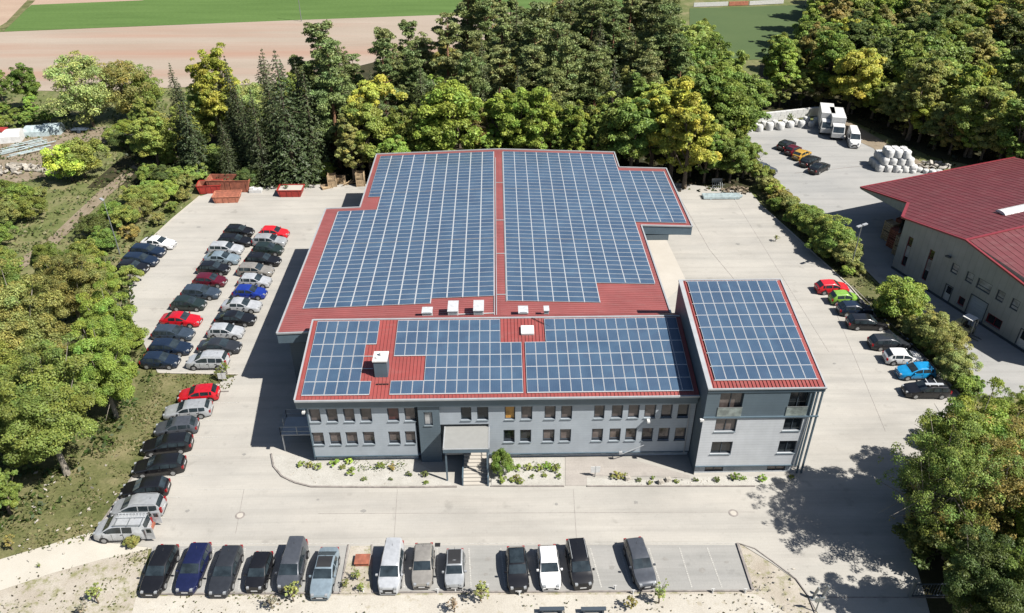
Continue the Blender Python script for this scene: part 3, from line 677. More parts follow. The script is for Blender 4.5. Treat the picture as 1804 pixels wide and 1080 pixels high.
# roof ventilators near the wing ridge
for k, (x_, yb, yf, w_, zt, lab) in enumerate([(752, 542, 552, 17, 8.8, 'low white roof ventilator box, leftmost of the row'), (797.5, 531, 549, 17, 9.2, 'tall white roof ventilator box nearest the low leftmost one'), (843, 530, 548, 17, 9.2, 'tall white roof ventilator box left of the ridge walkway'),
                                             (922, 540, 552, 16, 8.95, 'pale roof ventilator box right of the ridge walkway'), (963, 540, 548, 8, 8.95, 'slim pale roof ventilator, rightmost of the row')]):
    a = G3(x_, yb, zt); b_ = G3(x_, yf, zt); hw = w_ / 2 * (b_.y * cp + (CAMH - zt) * sp) / F
    zr = hz(a.x); m = MB(); m.box(b_.x - hw, b_.x + hw, b_.y, a.y, zr + .12, zt)
    m.box(b_.x - hw - .05, b_.x + hw + .05, b_.y - .05, a.y + .05, zt, zt + .07)
    for j in range(5): zz = zr + .3 + j * .18; m.box(b_.x - hw * .8, b_.x + hw * .8, b_.y - .02, b_.y, zz, zz + .05, 1)
    for dx in (-hw * .8, hw * .8): m.box(b_.x + dx - .05, b_.x + dx + .05, b_.y + .05, a.y - .05, zr, zr + .12, 1)
    tag(m.build('roof_ventilator', [M['vent'], M['slate']], None, Vector((b_.x, b_.y, zr))), lab, 'roof vent', 'ventilators on the hall roof')

# ---- fire escape landing beside the wing
S = Bld('escape_landing', (*G(500, 812), 0), 'grey steel escape landing on posts at the left end of the office wing', 'landing')
x0, x1, y0, y1, z_ = -20.3, -17.25, 56.1, 58.6, 2.0
m = MB(); m.box(x0, x1, y0, y1, z_, z_ + .1); S.part('platform', m, M['coping'])
for x_, y_ in ((x0 + .1, y0 + .1), (x1 - .1, y0 + .1), (x0 + .1, y1 - .1), (x1 - .1, y1 - .1)):
    m = MB(); m.bar((x_, y_, 0), (x_, y_, z_), .12, .12); S.part('post', m, M['coping'])
m = MB()
for a, b in (((x0, y0), (x1, y0)), ((x0, y0), (x0, y1)), ((x0, y1), (x1, y1))):
    for hh in (.5, 1.05): m.bar((*a, z_ + hh), (*b, z_ + hh), .04, .04)
    for t in (0, .5, 1): c = Vector((*a, 0)).lerp(Vector((*b, 0)), t); m.bar((c.x, c.y, z_), (c.x, c.y, z_ + 1.05), .05, .05)
S.part('railing', m, M['steel'])
m = MB()
for i in range(9): m.box(x0 + .1 + i * .28, x0 + .38 + i * .28, y1 + .02, y1 + 1.0, .2 * i, .2 * i + .05)
S.part('stairs', m, M['steel'])

# ---- neighbour's red roofed works hall
c = Vector((51.1, 88.9, 0)); uu = Vector((.3475, -.9377, 0)); nn = Vector((.9377, .3475, 0)); outn = -nn
R = Bld('works_hall', c, 'beige sheet works hall with deep red gable roof and grey roller door on the right', 'building')
def NP(d, n, z): return c + uu * d + nn * n + Z * z
rz = lambda d: 8.65 - .158 * abs(d - 9)
m = MB(); dep = 34
def rp(pts): m.face([NP(d, n, rz(d)) for d, n in pts])
rp([(9, -.3), (9, dep), (-12.6, dep), (-12.6, 4.6), (-4.2, 4.6), (-.3, -.3)][::-1]); rp([(9, -.3), (24, -.3), (24, dep), (9, dep)][::-1])
for i in range(34):
    n_ = .1 + i * 1.0; d0 = -.2 if n_ < 1 else (-12.5 if n_ > 4.6 else -.3 - 4 * n_ / 4.6)
    m.bar(NP(d0, n_, rz(d0) + .02), NP(8.95, n_, rz(9) + .01), .05, .03); m.bar(NP(9.05, n_, rz(9) + .01), NP(24, n_, rz(24) + .01), .05, .03)
rr = R.part('roof', m, M['roof_deep'])
m = MB(); m.bar(NP(24, -.32, rz(24) + .02), NP(9, -.32, rz(9) + .02), .28, .2); m.bar(NP(9, -.32, rz(9) + .02), NP(-.3, -.32, rz(-.3) + .02), .28, .2)
m.bar(NP(-.3, -.32, rz(-.3)), NP(-4.2, 4.6, rz(-4.2)), .35, .3); m.bar(NP(-4.2, 4.6, rz(-4.2)), NP(-12.6, 4.6, rz(-12.6)), .22, .2); m.bar(NP(-12.6, 4.6, rz(-12.6)), NP(-12.6, dep, rz(-12.6)), .2, .16)
m.bar(NP(9, -.3, rz(9) + .06), NP(9, dep, rz(9) + .06), .3, .08); R.part('trim', m, M['trim_red'], rr)
m = MB(); m.face([NP(-4.2, 4.62, rz(-4.2)), NP(-12.55, 4.62, rz(-12.6)), NP(-12.55, 4.62, 5.0), NP(-4.2, 4.62, 5.0)]); m.face([NP(-.3, -.2, rz(0)), NP(-4.2, 4.6, rz(-4.2)), NP(-4.2, 4.6, 5.0), NP(-.3, -.2, 5.0)])
m.face([NP(-.3, -.2, 4.98), NP(-4.2, 4.62, 4.98), NP(-12.6, 4.62, 4.98), NP(-12.6, dep, 4.98), NP(-.3, dep, 4.98)]); m.face([NP(-12.58, 4.62, rz(-12.6)), NP(-12.58, dep, rz(-12.6)), NP(-12.58, dep, 5), NP(-12.58, 4.62, 5)])
R.part('canopy', m, M['neighbour'])
m = MB()
def onf(px, py):                      # facade coordinate (d, z) under a photo pixel
    a, b_ = (px - 902) / F, (540 - py) / F; xr, yr, zz = a, cp + b_ * sp, -sp + b_ * cp
    D = Vector((xr * cyw + yr * syw, -xr * syw + yr * cyw, zz)); O = Vector((0, 0, CAMH)); t = (c - O).dot(outn) / D.dot(outn); P = O + D * t
    return (P - c).dot(uu), P.z
def rect(p, q):
    (a, z0), (b_, z1) = onf(*p), onf(*q); return (min(a, b_), max(a, b_), min(z0, z1), max(z0, z1))
def ZP(x, y): return (1500 + x / 2.572, 280 + y / 2.572)
def hole(x, y, wd, ht):
    d, z0 = onf(*ZP(x, y)); return (d - wd / 2, d + wd / 2, z0 - ht / 2, z0 + ht / 2)
strips = [hole(252, 420, .75, 4.1), hole(347, 482, .75, 4.2)]
rounds = [hole(468, 498, 1.0, 1.25), hole(535, 538, 1.0, 1.3), hole(600, 577, 1.9, 1.3), hole(674, 622, 1.0, 1.3), hole(740, 661, 1.0, 1.3)]
door1 = hole(427, 628, .95, 2.1); win1 = hole(497, 645, .9, 1.1); gate = hole(557, 702, 2.3, 2.7); win2 = hole(645, 735, 2.0, 1.2); door2 = hole(768, 845, 1.3, 2.3)
door1 = (door1[0], door1[1], .1, 2.25); gate = (gate[0], gate[1], .05, 2.85); door2 = (door2[0], door2[1], .05, 2.4)
hs_ = strips + rounds + [door1, win1, gate, win2, door2]
wall(m, c, uu, outn, 0, 24, 0, rz(0), hs_, .15)
m.face([NP(0, 0, rz(0)), NP(24, 0, rz(0)), NP(24, 0, rz(24)), NP(9, 0, rz(9))]); m.face([NP(0, 0, 0), NP(0, dep, 0), NP(0, dep, rz(0)), NP(0, 0, rz(0))])
R.part('wall', m, M['neighbour'])
for h in strips: window(R, c, uu, outn, h, 'pane_dark', .15, frame='trim_red', fw=.08, sill=False, trans=.72); 
for h in strips:
    m = MB(); z0, z1 = h[2] + (h[3] - h[2]) * .32, h[2] + (h[3] - h[2]) * .68; m.face([c + uu * (h[0] + .1) + outn * -.1 + Z * z0, c + uu * (h[1] - .1) + outn * -.1 + Z * z0, c + uu * (h[1] - .1) + outn * -.1 + Z * z1, c + uu * (h[0] + .1) + outn * -.1 + Z * z1]); R.part('spandrel', m, M['pane_blind'])
for h in rounds: window(R, c, uu, outn, h, 'pane_blind', .15, frame='slate_dark', fw=.1, sill=False, mull=0, trans=.35)
window(R, c, uu, outn, win1, 'pane_dark', .15, frame='trim_red', fw=.1); window(R, c, uu, outn, win2, 'pane_dark', .15, frame='trim_red', fw=.12, mull=1)
for h, nm, mt in ((door1, 'door', 'white'), (gate, 'roller_door', 'facade'), (door2, 'door', 'white')):
    m = MB(); m.face([c + uu * h[0] + outn * -.14 + Z * h[2], c + uu * h[1] + outn * -.14 + Z * h[2], c + uu * h[1] + outn * -.14 + Z * h[3], c + uu * h[0] + outn * -.14 + Z * h[3]])
    for j in range(1, 6 if nm == 'roller_door' else 1): z_ = h[2] + (h[3] - h[2]) * j / 6; m.bar(c + uu * h[0] + outn * -.12 + Z * z_, c + uu * h[1] + outn * -.12 + Z * z_, .02, .03)
    dd = R.part(nm, m, M[mt])
    if nm == 'door':
        m = MB(); zz = h[2] + (h[3] - h[2]) * .5; m.face([c + uu * (h[0] + .15) + outn * -.12 + Z * zz, c + uu * (h[1] - .15) + outn * -.12 + Z * zz, c + uu * (h[1] - .15) + outn * -.12 + Z * (h[3] - .15), c + uu * (h[0] + .15) + outn * -.12 + Z * (h[3] - .15)]); R.part('pane', m, M['pane_dark'], dd)
    m = MB()
    for a, b_, z0, z1 in ((h[0] - .08, h[0], h[2], h[3] + .08), (h[1], h[1] + .08, h[2], h[3] + .08), (h[0], h[1], h[3], h[3] + .08)): m.obox(c + uu * (a + b_) / 2 + outn * .02 + Z * ((z0 + z1) / 2), uu, Z, outn, (b_ - a) / 2, (z1 - z0) / 2, .03)
    R.part('door_frame', m, M['slate_dark'], dd)
m = MB(); m.bar(NP(0, -.02, .15), NP(24, -.02, .15), .05, .3); R.part('plinth', m, M['slate_dark'])
m = MB(); d_, z_ = onf(*ZP(446, 442)); m.bar(NP(d_ - .3, -.3, z_), NP(d_ + .35, -.3, z_ + .1), .3, .2); R.part('wall_lamp', m, M['slate_dark'])
# barrel skylight along the slope
a = G3(1712, 350, 8.1); b_ = G3(1830, 395, 8.4); dS = ((a - c).dot(uu)); nS = (a - c).dot(nn); dE = (b_ - c).dot(uu); nE = (b_ - c).dot(nn); dm = (dS + dE) / 2
m = MB(); seg = 8
for i in range(14):
    n0, n1 = nS + i * (nE - nS + 6) / 14, nS + (i + 1) * (nE - nS + 6) / 14 - .05
    for k in range(seg):
        t0, t1 = math.pi * k / seg, math.pi * (k + 1) / seg; q = lambda n_, t: NP(dm + .75 * math.cos(t), n_, rz(dm) + .1 + .35 * math.sin(t))
        m.face([q(n0, t0), q(n1, t0), q(n1, t1), q(n0, t1)])
    if i == 0: m.face([NP(dm + .75 * math.cos(math.pi * k / seg), n0, rz(dm) + .1 + .35 * math.sin(math.pi * k / seg)) for k in range(seg + 1)])
R.part('barrel_skylight', m, M['skylight'], rr)

# ------------------------------------------------------------------ vehicles
def paint(name, c, rough=.28, metal=.0, coat=.22):
    c = tuple(x * .58 for x in c); k = N(name); co = k.coord(); a = k.noise(co, 3, 3); col = k.ramp(a, [(.35, tuple(x * .9 for x in c)), (.65, tuple(min(1, x * 1.08) for x in c))])
    k.b.inputs['Coat Weight'].default_value = coat; k.b.inputs['Coat Roughness'].default_value = .08
    return k.fin(col, rough, metal)
PAINT = {'black': (.010, .010, .012), 'navy': (.010, .014, .055), 'darkgrey': (.045, .05, .06), 'grey': (.10, .11, .13), 'bluegrey': (.06, .085, .12), 'silver': (.46, .48, .50), 'lightsilver': (.60, .62, .65),
         'iceblue': (.30, .38, .44), 'white': (.80, .80, .80), 'red': (.50, .008, .018), 'brightred': (.62, .02, .03), 'wine': (.10, .008, .02), 'blue': (.012, .035, .26), 'skyblue': (.01, .27, .58), 'green': (.22, .42, .06), 'beige': (.36, .34, .31), 'gold': (.50, .30, .05), 'darkgreen': (.018, .03, .028), 'dblue': (.012, .022, .045)}
PM = {k: paint('car_paint_' + k, v, metal=.35 if k in ('silver', 'grey', 'darkgrey', 'bluegrey', 'lightsilver', 'iceblue', 'beige') else 0) for k, v in PAINT.items()}
M['carglass'] = pane_mat('car_glass', (.03, .042, .05), .06)
M['lamp'] = plain('lamp_glass', (.42, .44, .46), .12, .1, var=.03); M['tail'] = plain('tail_lamp', (.35, .006, .01), .15, var=.05)
M['rim'] = plain('alloy', (.50, .51, .52), .35, .5, var=.05); M['plate'] = plain('plate', (.75, .75, .75), .5, var=.02); M['plastic'] = plain('black_plastic', (.022, .022, .024), .6, var=.1)
# kind: length, width, height, belt, [(x, top) from nose], cowl x, roof front, roof rear, rear glass bottom
KINDS = {
 'sedan': dict(L=4.75, W=1.82, H=1.44, B=.92, T=[(2.37, .58), (2.28, .72), (2.0, .80), (1.5, .88), (.98, .97), (.18, 1.38), (-.35, 1.44), (-1.05, 1.40), (-1.78, 1.06), (-2.15, 1.02), (-2.33, .93), (-2.375, .6)], cw=4, rf=5, rr=7, rb=8, wb=2.75),
 'hatch': dict(L=4.15, W=1.76, H=1.47, B=.94, T=[(2.07, .55), (1.98, .74), (1.7, .84), (1.3, .92), (.92, 1.0), (.18, 1.41), (-.3, 1.47), (-1.45, 1.42), (-1.9, 1.02), (-2.03, .9), (-2.07, .55)], cw=4, rf=5, rr=7, rb=8, wb=2.55),
 'small': dict(L=3.6, W=1.64, H=1.5, B=.95, T=[(1.8, .55), (1.72, .78), (1.45, .9), (1.2, .97), (.95, 1.03), (.3, 1.43), (-.1, 1.5), (-1.3, 1.45), (-1.66, 1.04), (-1.76, .9), (-1.8, .55)], cw=4, rf=5, rr=7, rb=8, wb=2.35),
 'estate': dict(L=4.75, W=1.82, H=1.48, B=.94, T=[(2.37, .58), (2.28, .72), (2.0, .82), (1.5, .90), (1.0, .98), (.2, 1.41), (-.4, 1.48), (-1.85, 1.43), (-2.2, 1.04), (-2.33, .92), (-2.375, .58)], cw=4, rf=5, rr=7, rb=8, wb=2.75),
 'mpv': dict(L=4.5, W=1.83, H=1.66, B=1.0, T=[(2.25, .6), (2.15, .84), (1.85, .96), (1.6, 1.03), (1.3, 1.12), (.45, 1.58), (-.1, 1.66), (-1.85, 1.6), (-2.12, 1.1), (-2.22, .95), (-2.25, .58)], cw=4, rf=5, rr=7, rb=8, wb=2.75),
 'van': dict(L=4.6, W=1.86, H=1.86, B=1.12, T=[(2.3, .6), (2.2, .92), (1.95, 1.04), (1.7, 1.12), (1.45, 1.2), (.65, 1.78), (.1, 1.86), (-2.1, 1.84), (-2.25, 1.15), (-2.29, .95), (-2.3, .6)], cw=4, rf=5, rr=7, rb=8, wb=2.8),
 'bigvan': dict(L=5.6, W=2.0, H=2.45, B=1.35, T=[(2.8, .7), (2.7, 1.05), (2.5, 1.2), (2.25, 1.3), (2.05, 1.4), (1.2, 2.3), (.8, 2.42), (-2.6, 2.45), (-2.74, 1.4), (-2.78, 1.0), (-2.8, .6)], cw=4, rf=5, rr=7, rb=8, wb=3.5),
}
def car_parts(kind):
    K = KINDS[kind]; L, Wd, H, B, T = K['L'], K['W'], K['H'], K['B'], K['T']; hw = Wd / 2; zb = .2
    xf, xr = T[0][0], T[-1][0]
    def wid(x):
        t = abs(x) / (L / 2); return hw * (1 - .16 * max(0, t - .72) ** 1.5 / .148 * 1.45)
    def ztop(x):
        for (a, za), (b, zc) in zip(T, T[1:]):
            if b <= x <= a: return za + (zc - za) * (a - x) / max(1e-6, a - b)
        return T[-1][1]
    def zsh(x): return min(B - .02 * (x > .6), ztop(x) - .05)
    cab0, cab1 = T[K['cw']][0], T[K['rb']][0]
    def rw(x):                                     # half width at the top line
        t = (ztop(x) - zsh(x)) / (H - B); return wid(x) * (.90 - .13 * min(1, max(0, t)))
    m = MB(); rings = []
    for x, zt in T:
        wv = wid(x); s = zsh(x); r = rw(x)
        half = [(0, zb), (wv * .93, zb), (wv * .995, zb + .14), (wv, (zb + s) / 2), (wv * .985, s - .06), (wv * .955, s), (r + .02, s + (zt - s) * .86), (r - .05, zt - .005), (r * .5, zt + .012), (0, zt + .018)]
        rings.append([(x, y, z) for y, z in half] + [(x, -y, z) for y, z in half[-2:0:-1]])
    n = len(rings[0]); V = [p for r in rings for p in r]; Fc = []
    for i in range(len(rings) - 1):
        for k in range(n): Fc.append((i * n + k, (i + 1) * n + k, (i + 1) * n + (k + 1) % n, i * n + (k + 1) % n)[::-1])
    Fc.append(tuple(range(n))[::-1]); Fc.append(tuple((len(rings) - 1) * n + k for k in range(n)))
    m.mesh(V, Fc)
    parts = {}
    wb = K['wb'] / 2; R_ = .33 if kind != 'bigvan' else .36
    for sx in (-1, 1):                             # dark wheel arches and lower trims
        for sy in (-1, 1):
            y = sy * (wid(sx * wb) + .004); c = [(sx * wb + (R_ + .07) * math.cos(a), y, max(zb, R_ + (R_ + .07) * math.sin(a))) for a in np.linspace(0, 2 * math.pi, 16, False)]
            m.face(c if sy < 0 else c[::-1], 1)
    for sy in (-1, 1): m.box(-wb + R_, wb - R_, sy * hw - .012, sy * hw + .012, zb, zb + .09, 1)
    m.box(xf - .06, xf + .012, -.62, .62, .30, .46, 1); m.box(xf - .05, xf + .018, -.42, .42, .5, .56 if kind not in ('van', 'bigvan') else .75, 1); m.box(xr - .012, xr + .1, -.6, .6, .24, .36, 1)
    for sx, px_ in ((1, .0),):                     # door seams
        for xx in (.62 if cab0 > .8 else .4, -.35, -1.25):
            for sy in (-1, 1): m.box(xx - .012, xx + .012, sy * (hw * .995) - .008, sy * (hw * .995) + .008, zb + .1, B - .05, 1)
    for sy in (-1, 1):
        for xx in (-.22, -1.12): m.box(xx - .08, xx + .08, sy * hw - .02, sy * hw + .03 * 0 + .018, B - .17, B - .13, 1)
    if kind in ('mpv',):
        for sy in (-1, 1):
            y = sy * (rw(-.8) - .07); m.tube([(T[K['rf']][0] - .2, y, H - .03), (0, y, H + .05), (-1.2, y, H + .04), (T[K['rr']][0] + .1, y, H - .02)], .018, 5, 2)
    m.tube([(-1.2 if kind != 'sedan' else -.9, 0, H), (-1.35 if kind != 'sedan' else -1.05, 0, H + .13)], .012, 4, 1)
    parts['body'] = m.me(kind + '_body', [None, M['plastic'], M['alu']], None, 38)
    # glass shells, 12 mm proud of the body
    def scr(xa, xb, grow=.0, e=.012):              # sloping screen between two stations
        za, zc = ztop(xa), ztop(xb); g = MB(); d = Vector((xb - xa, 0, zc - za)); nrm = Vector((0, 1, 0)).cross(d).normalized()
        if nrm.z < 0: nrm = -nrm
        P = []
        for t, ins in ((.07, .05), (.5, .045), (.93, .04)):
            x = xa + (xb - xa) * t; z = za + (zc - za) * t; y = rw(x) - ins
            P.append([Vector((x, yy, z + (.012 if abs(yy) < .2 else 0))) + nrm * (e + .004) for yy in (-y, -y * .5, 0, y * .5, y)])
        for i in range(2):
            for k in range(4):
                f = [P[i][k], P[i][k + 1], P[i + 1][k + 1], P[i + 1][k]]
                if (f[1] - f[0]).cross(f[2] - f[0]).dot(nrm) < 0: f = f[::-1]
                g.face(f)
        return g.me('screen', M['carglass'], None, 40)
    parts['windscreen'] = scr(T[K['cw']][0], T[K['rf']][0]); parts['rear_window'] = scr(T[K['rb']][0], T[K['rr']][0])
    def side(x0, x1, sy):
        g = MB(); nn_ = 6; lo, hi = [], []
        for i in range(nn_ + 1):
            x = x0 + (x1 - x0) * i / nn_; s = zsh(x); zt = ztop(x); yl, yh = wid(x) * .955, rw(x) + .02; top = s + (zt - s) * .86
            def at(z): t = (z - s) / max(.01, top - s); return yl + (yh - yl) * t + .014
            zl = s + .035; zh = max(zl + .005, s + (zt - s) * .80)
            lo.append((x, sy * at(zl), zl)); hi.append((x, sy * at(zh), zh))
        for i in range(nn_):
            f = [lo[i], lo[i + 1], hi[i + 1], hi[i]]
            g.face(f if sy * (x1 - x0) < 0 else f[::-1])
        return g.me('side_glass', M['carglass'])
    xa, xb = cab0 - .18, -.30; xc = T[K['rr']][0] - (.25 if kind == 'sedan' else .05 if kind != 'estate' else .02)
    sides = [(xa, xb + .04), (xb - .06, -1.18)] + ([(-1.26, xc)] if xc < -1.4 and kind not in ('van', 'bigvan') else [])
    if kind in ('bigvan',): sides = [(xa, .3)]
    if kind == 'small': sides = [(xa, -.25), (-.33, -1.2)]
    parts['side_window'] = [side(a, b, sy) for a, b in sides for sy in (-1, 1)]
    hl_ = []
    for sy in (-1, 1):
        g = MB(); z = T[1][1] - .05; x0 = T[1][0]
        g.mesh([(xf - .02, sy * hw * .45, z - .13), (x0 - .08, sy * (wid(x0) + .0), z - .12), (x0 - .38, sy * (wid(x0 - .38) + .006), z + .02), (x0 - .12, sy * (wid(x0) * .80), z + .10), (x0 + .03, sy * hw * .45, z + .06), (xf + .015, sy * hw * .5, z - .06)], [(0, 1, 2, 3, 4, 5) if sy > 0 else (5, 4, 3, 2, 1, 0)])
        g.box(x0 - .16, xf - .01, min(sy * hw * .48, sy * wid(x0) * .88), max(sy * hw * .48, sy * wid(x0) * .88), z - .1, z + .085)
        hl_.append(g.me('headlight', M['lamp']))
    parts['headlight'] = hl_
    parts['taillight'] = []
    for sy in (-1, 1):
        g = MB(); yo = wid(xr + .12); g.box(xr - .012, xr + .16, min(sy * yo * .72, sy * (yo + .008)), max(sy * yo * .72, sy * (yo + .008)), .62, B + (.12 if kind in ('mpv', 'van', 'bigvan') else -.03)); parts['taillight'].append(g.me('taillight', M['tail']))
    parts['mirror'] = []
    for sy in (-1, 1):
        g = MB(); x = cab0 - .28; y0 = sy * (hw + .01); y1 = sy * (hw + .19); g.box(x - .07, x + .07, min(y0, y1), max(y0, y1), B + .02, B + .15); parts['mirror'].append(g.me('mirror', None))
        parts['mirror'][-1].materials.append(None) if not parts['mirror'][-1].materials else None
    g = MB(); g.box(xf + .005, xf + .026, -.26, .26, .40, .51); g2 = MB(); g2.box(xr - .03, xr - .006, -.26, .26, .66, .77); parts['number_plate'] = [g.me('plate', M['plate']), g2.me('plate', M['plate'])]
    t, r2 = [], []
    for sx in (1, -1):
        for sy in (-1, 1):
            g = MB(); yc = sy * (hw - .09); y1 = sy * (hw + .022); g.tube([(sx * wb, yc - sy * .1, R_), (sx * wb, y1, R_)], R_, 18); t.append(g.me('tyre', M['black'], None, 40))
            g = MB(); g.tube([(sx * wb, y1 - sy * .02, R_), (sx * wb, y1 + sy * .008, R_)], R_ * .64, 12); r2.append(g.me('rim', M['rim'], None, 40))
            # spokes gaps
    parts['wheel'] = t; parts['rim'] = r2
    return parts
CARP = {k: car_parts(k) for k in KINDS}
def setmat(o, me, mat, idx=0):
    if not me.materials: me.materials.append(None)
    o.material_slots[idx].link = 'OBJECT'; o.material_slots[idx].material = mat
def car(px, py, head, kind, color, label, group=None, roof=None, zc=.7, catg='car', name='parked_car', extras=None):
    P = CARP[kind]; x, y = G(px, py, zc); r = empty(name, (x, y, .012), math.radians(head)); r.scale = (.96, .96, .97); tag(r, label, catg, group)
    b = link('body', P['body'], r); setmat(b, P['body'], PM[color])
    link('windscreen', P['windscreen'], r); link('rear_window', P['rear_window'], r)
    for k in ('side_window', 'headlight', 'taillight', 'number_plate'):
        for me in P[k]: link(k, me, r)
    for me in P['mirror']: o = link('mirror', me, r); setmat(o, me, PM[color])
    for t, q in zip(P['wheel'], P['rim']): o = link('wheel', t, r); link('rim', q, o)
    K = KINDS[kind]
    if roof:                                    # dark glass roof or soft top
        m = MB(); T = K['T']; x0, x1 = T[K['rf']][0] - .08, T[K['rr']][0] + .06; yh = K['W'] / 2 * .77 - .1
        V = []
        N_ = 6
        for i in range(N_ + 1):
            xx = x0 + (x1 - x0) * i / N_
            for (a, za), (c_, zc_) in zip(T, T[1:]):
                if c_ <= xx <= a: zz = za + (zc_ - za) * (a - xx) / (a - c_)
            V.append((xx, zz + .026))
        for (xa, za), (xb, zb_) in zip(V, V[1:]): m.face([(xa, -yh, za), (xb, -yh, zb_), (xb, yh, zb_), (xa, yh, za)][::-1])
        for (xa, za), (xb, zb_) in zip(V, V[1:]): m.face([(xa, -yh, za - .03), (xb, -yh, zb_ - .03), (xb, -yh, zb_), (xa, -yh, za)]); m.face([(xa, yh, za - .03), (xb, yh, zb_ - .03), (xb, yh, zb_), (xa, yh, za)][::-1])
        m.build('roof_panel', M[roof], r)
    return r
FR = 'cars in the front parking row'; LR = 'cars in the left car park'; DG = 'cars along the left verge'; RR = 'cars along the right hedge'; NB = "cars on the neighbour's yard"
for a in [
 (281, 1002, -92, 'estate', 'black', 'long black estate at the left end of the front parking row'),
 (341, 998, -91, 'estate', 'navy', 'dark navy blue estate between the black and dark grey cars in the front row'),
 (398, 1003, -91, 'estate', 'darkgrey', 'dark grey estate in the front row beside the navy blue estate'),
 (516, 996, -91, 'van', 'grey', 'tall grey people carrier in the front row beside the silver blue convertible'),
 (690, 999, -91, 'van', 'lightsilver', 'pale silver van parked right of the stony bed with the red hatch'),
 (745, 994, -89, 'hatch', 'beige', 'grey beige hatchback in the front row right of the pale silver van'),
 (967, 997, -88, 'hatch', 'white', 'white hatchback between two black cars in the front row'),
 (1020, 992, -86, 'mpv', 'black', 'big black people carrier with silver roof rails right of the white hatchback'),
 (1127, 989, -83, 'estate', 'grey', 'grey estate with pale bonnet standing alone near the right end of the front row')]:
    car(*a, group=FR)
car(457, 1005, -91, 'small', 'black', 'small black city car, shortest in the left half of the front row', group=FR)
car(572, 1007, -91, 'sedan', 'iceblue', 'silver blue convertible with black soft top in the front row', group=FR, roof='plastic')
car(801, 1000, -89, 'small', 'silver', 'small silver city car with a dark roof in the front row', group=FR, roof='plastic')
car(911, 1000, -88, 'hatch', 'black', 'black hatchback left of the white hatchback in the front row', group=FR, roof='carglass')
for a in [
 (350, 693, 187, 'hatch', 'red', 'red hatchback at the top end of the left verge row'),
 (331, 721, 187, 'estate', 'silver', 'silver estate below the red hatchback on the left verge row'),
 (311, 751, 188, 'hatch', 'grey', 'dark grey hatchback below the silver estate on the left verge row'),
 (294, 782, 188, 'estate', 'black', 'black car, first below the dark grey hatchback on the verge row'),
 (280, 819, 187, 'estate', 'black', 'black car in the middle of the three black ones on the verge row'),
 (256, 859, 186, 'hatch', 'black', 'black hatchback right above the silver car on the verge row'),
 (244, 893, 183, 'mpv', 'silver', 'silver people carrier parked right behind the ladder van')]:
    car(*a, group=DG)
vr = car(216, 929, 181, 'van', 'lightsilver', 'silver panel van with roof ladder and open rear doors on the left verge', group=DG, catg='van', name='panel_van', zc=.9)
m = MB(); b_ = CARP['van']
for sy in (-.55, -.1): m.bar((.3, sy, 2.0), (-2.2, sy, 2.0), .05, .06)
for i in range(9): m.bar((.2 - i * .28, -.55, 2.0), (.2 - i * .28, -.1, 2.0), .04, .04)
m.build('ladder', M['alu'], vr)
m = MB()
for xx in (.2, -.9, -2.0): m.bar((xx, -.8, 1.94), (xx, .8, 1.94), .05, .05)
for sy in (-.75, .75): m.bar((.35, sy, 1.96), (-2.1, sy, 1.96), .04, .04)
m.build('roof_rack', M['steel'], vr)
for sy in (-.88, .9):
    m = MB(); m.box(-3.0, -2.3, sy - .03, sy + .03, .4, 1.75); dr = m.build('rear_door', PM['lightsilver'], vr)
    m = MB(); m.box(-2.85, -2.45, sy - .036, sy + .036, 1.15, 1.6); m.build('pane', M['carglass'], dr)
m = MB(); m.box(-2.5, -2.32, -.7, .7, .5, .75); m.build('cargo_sill', M['rust'], vr)
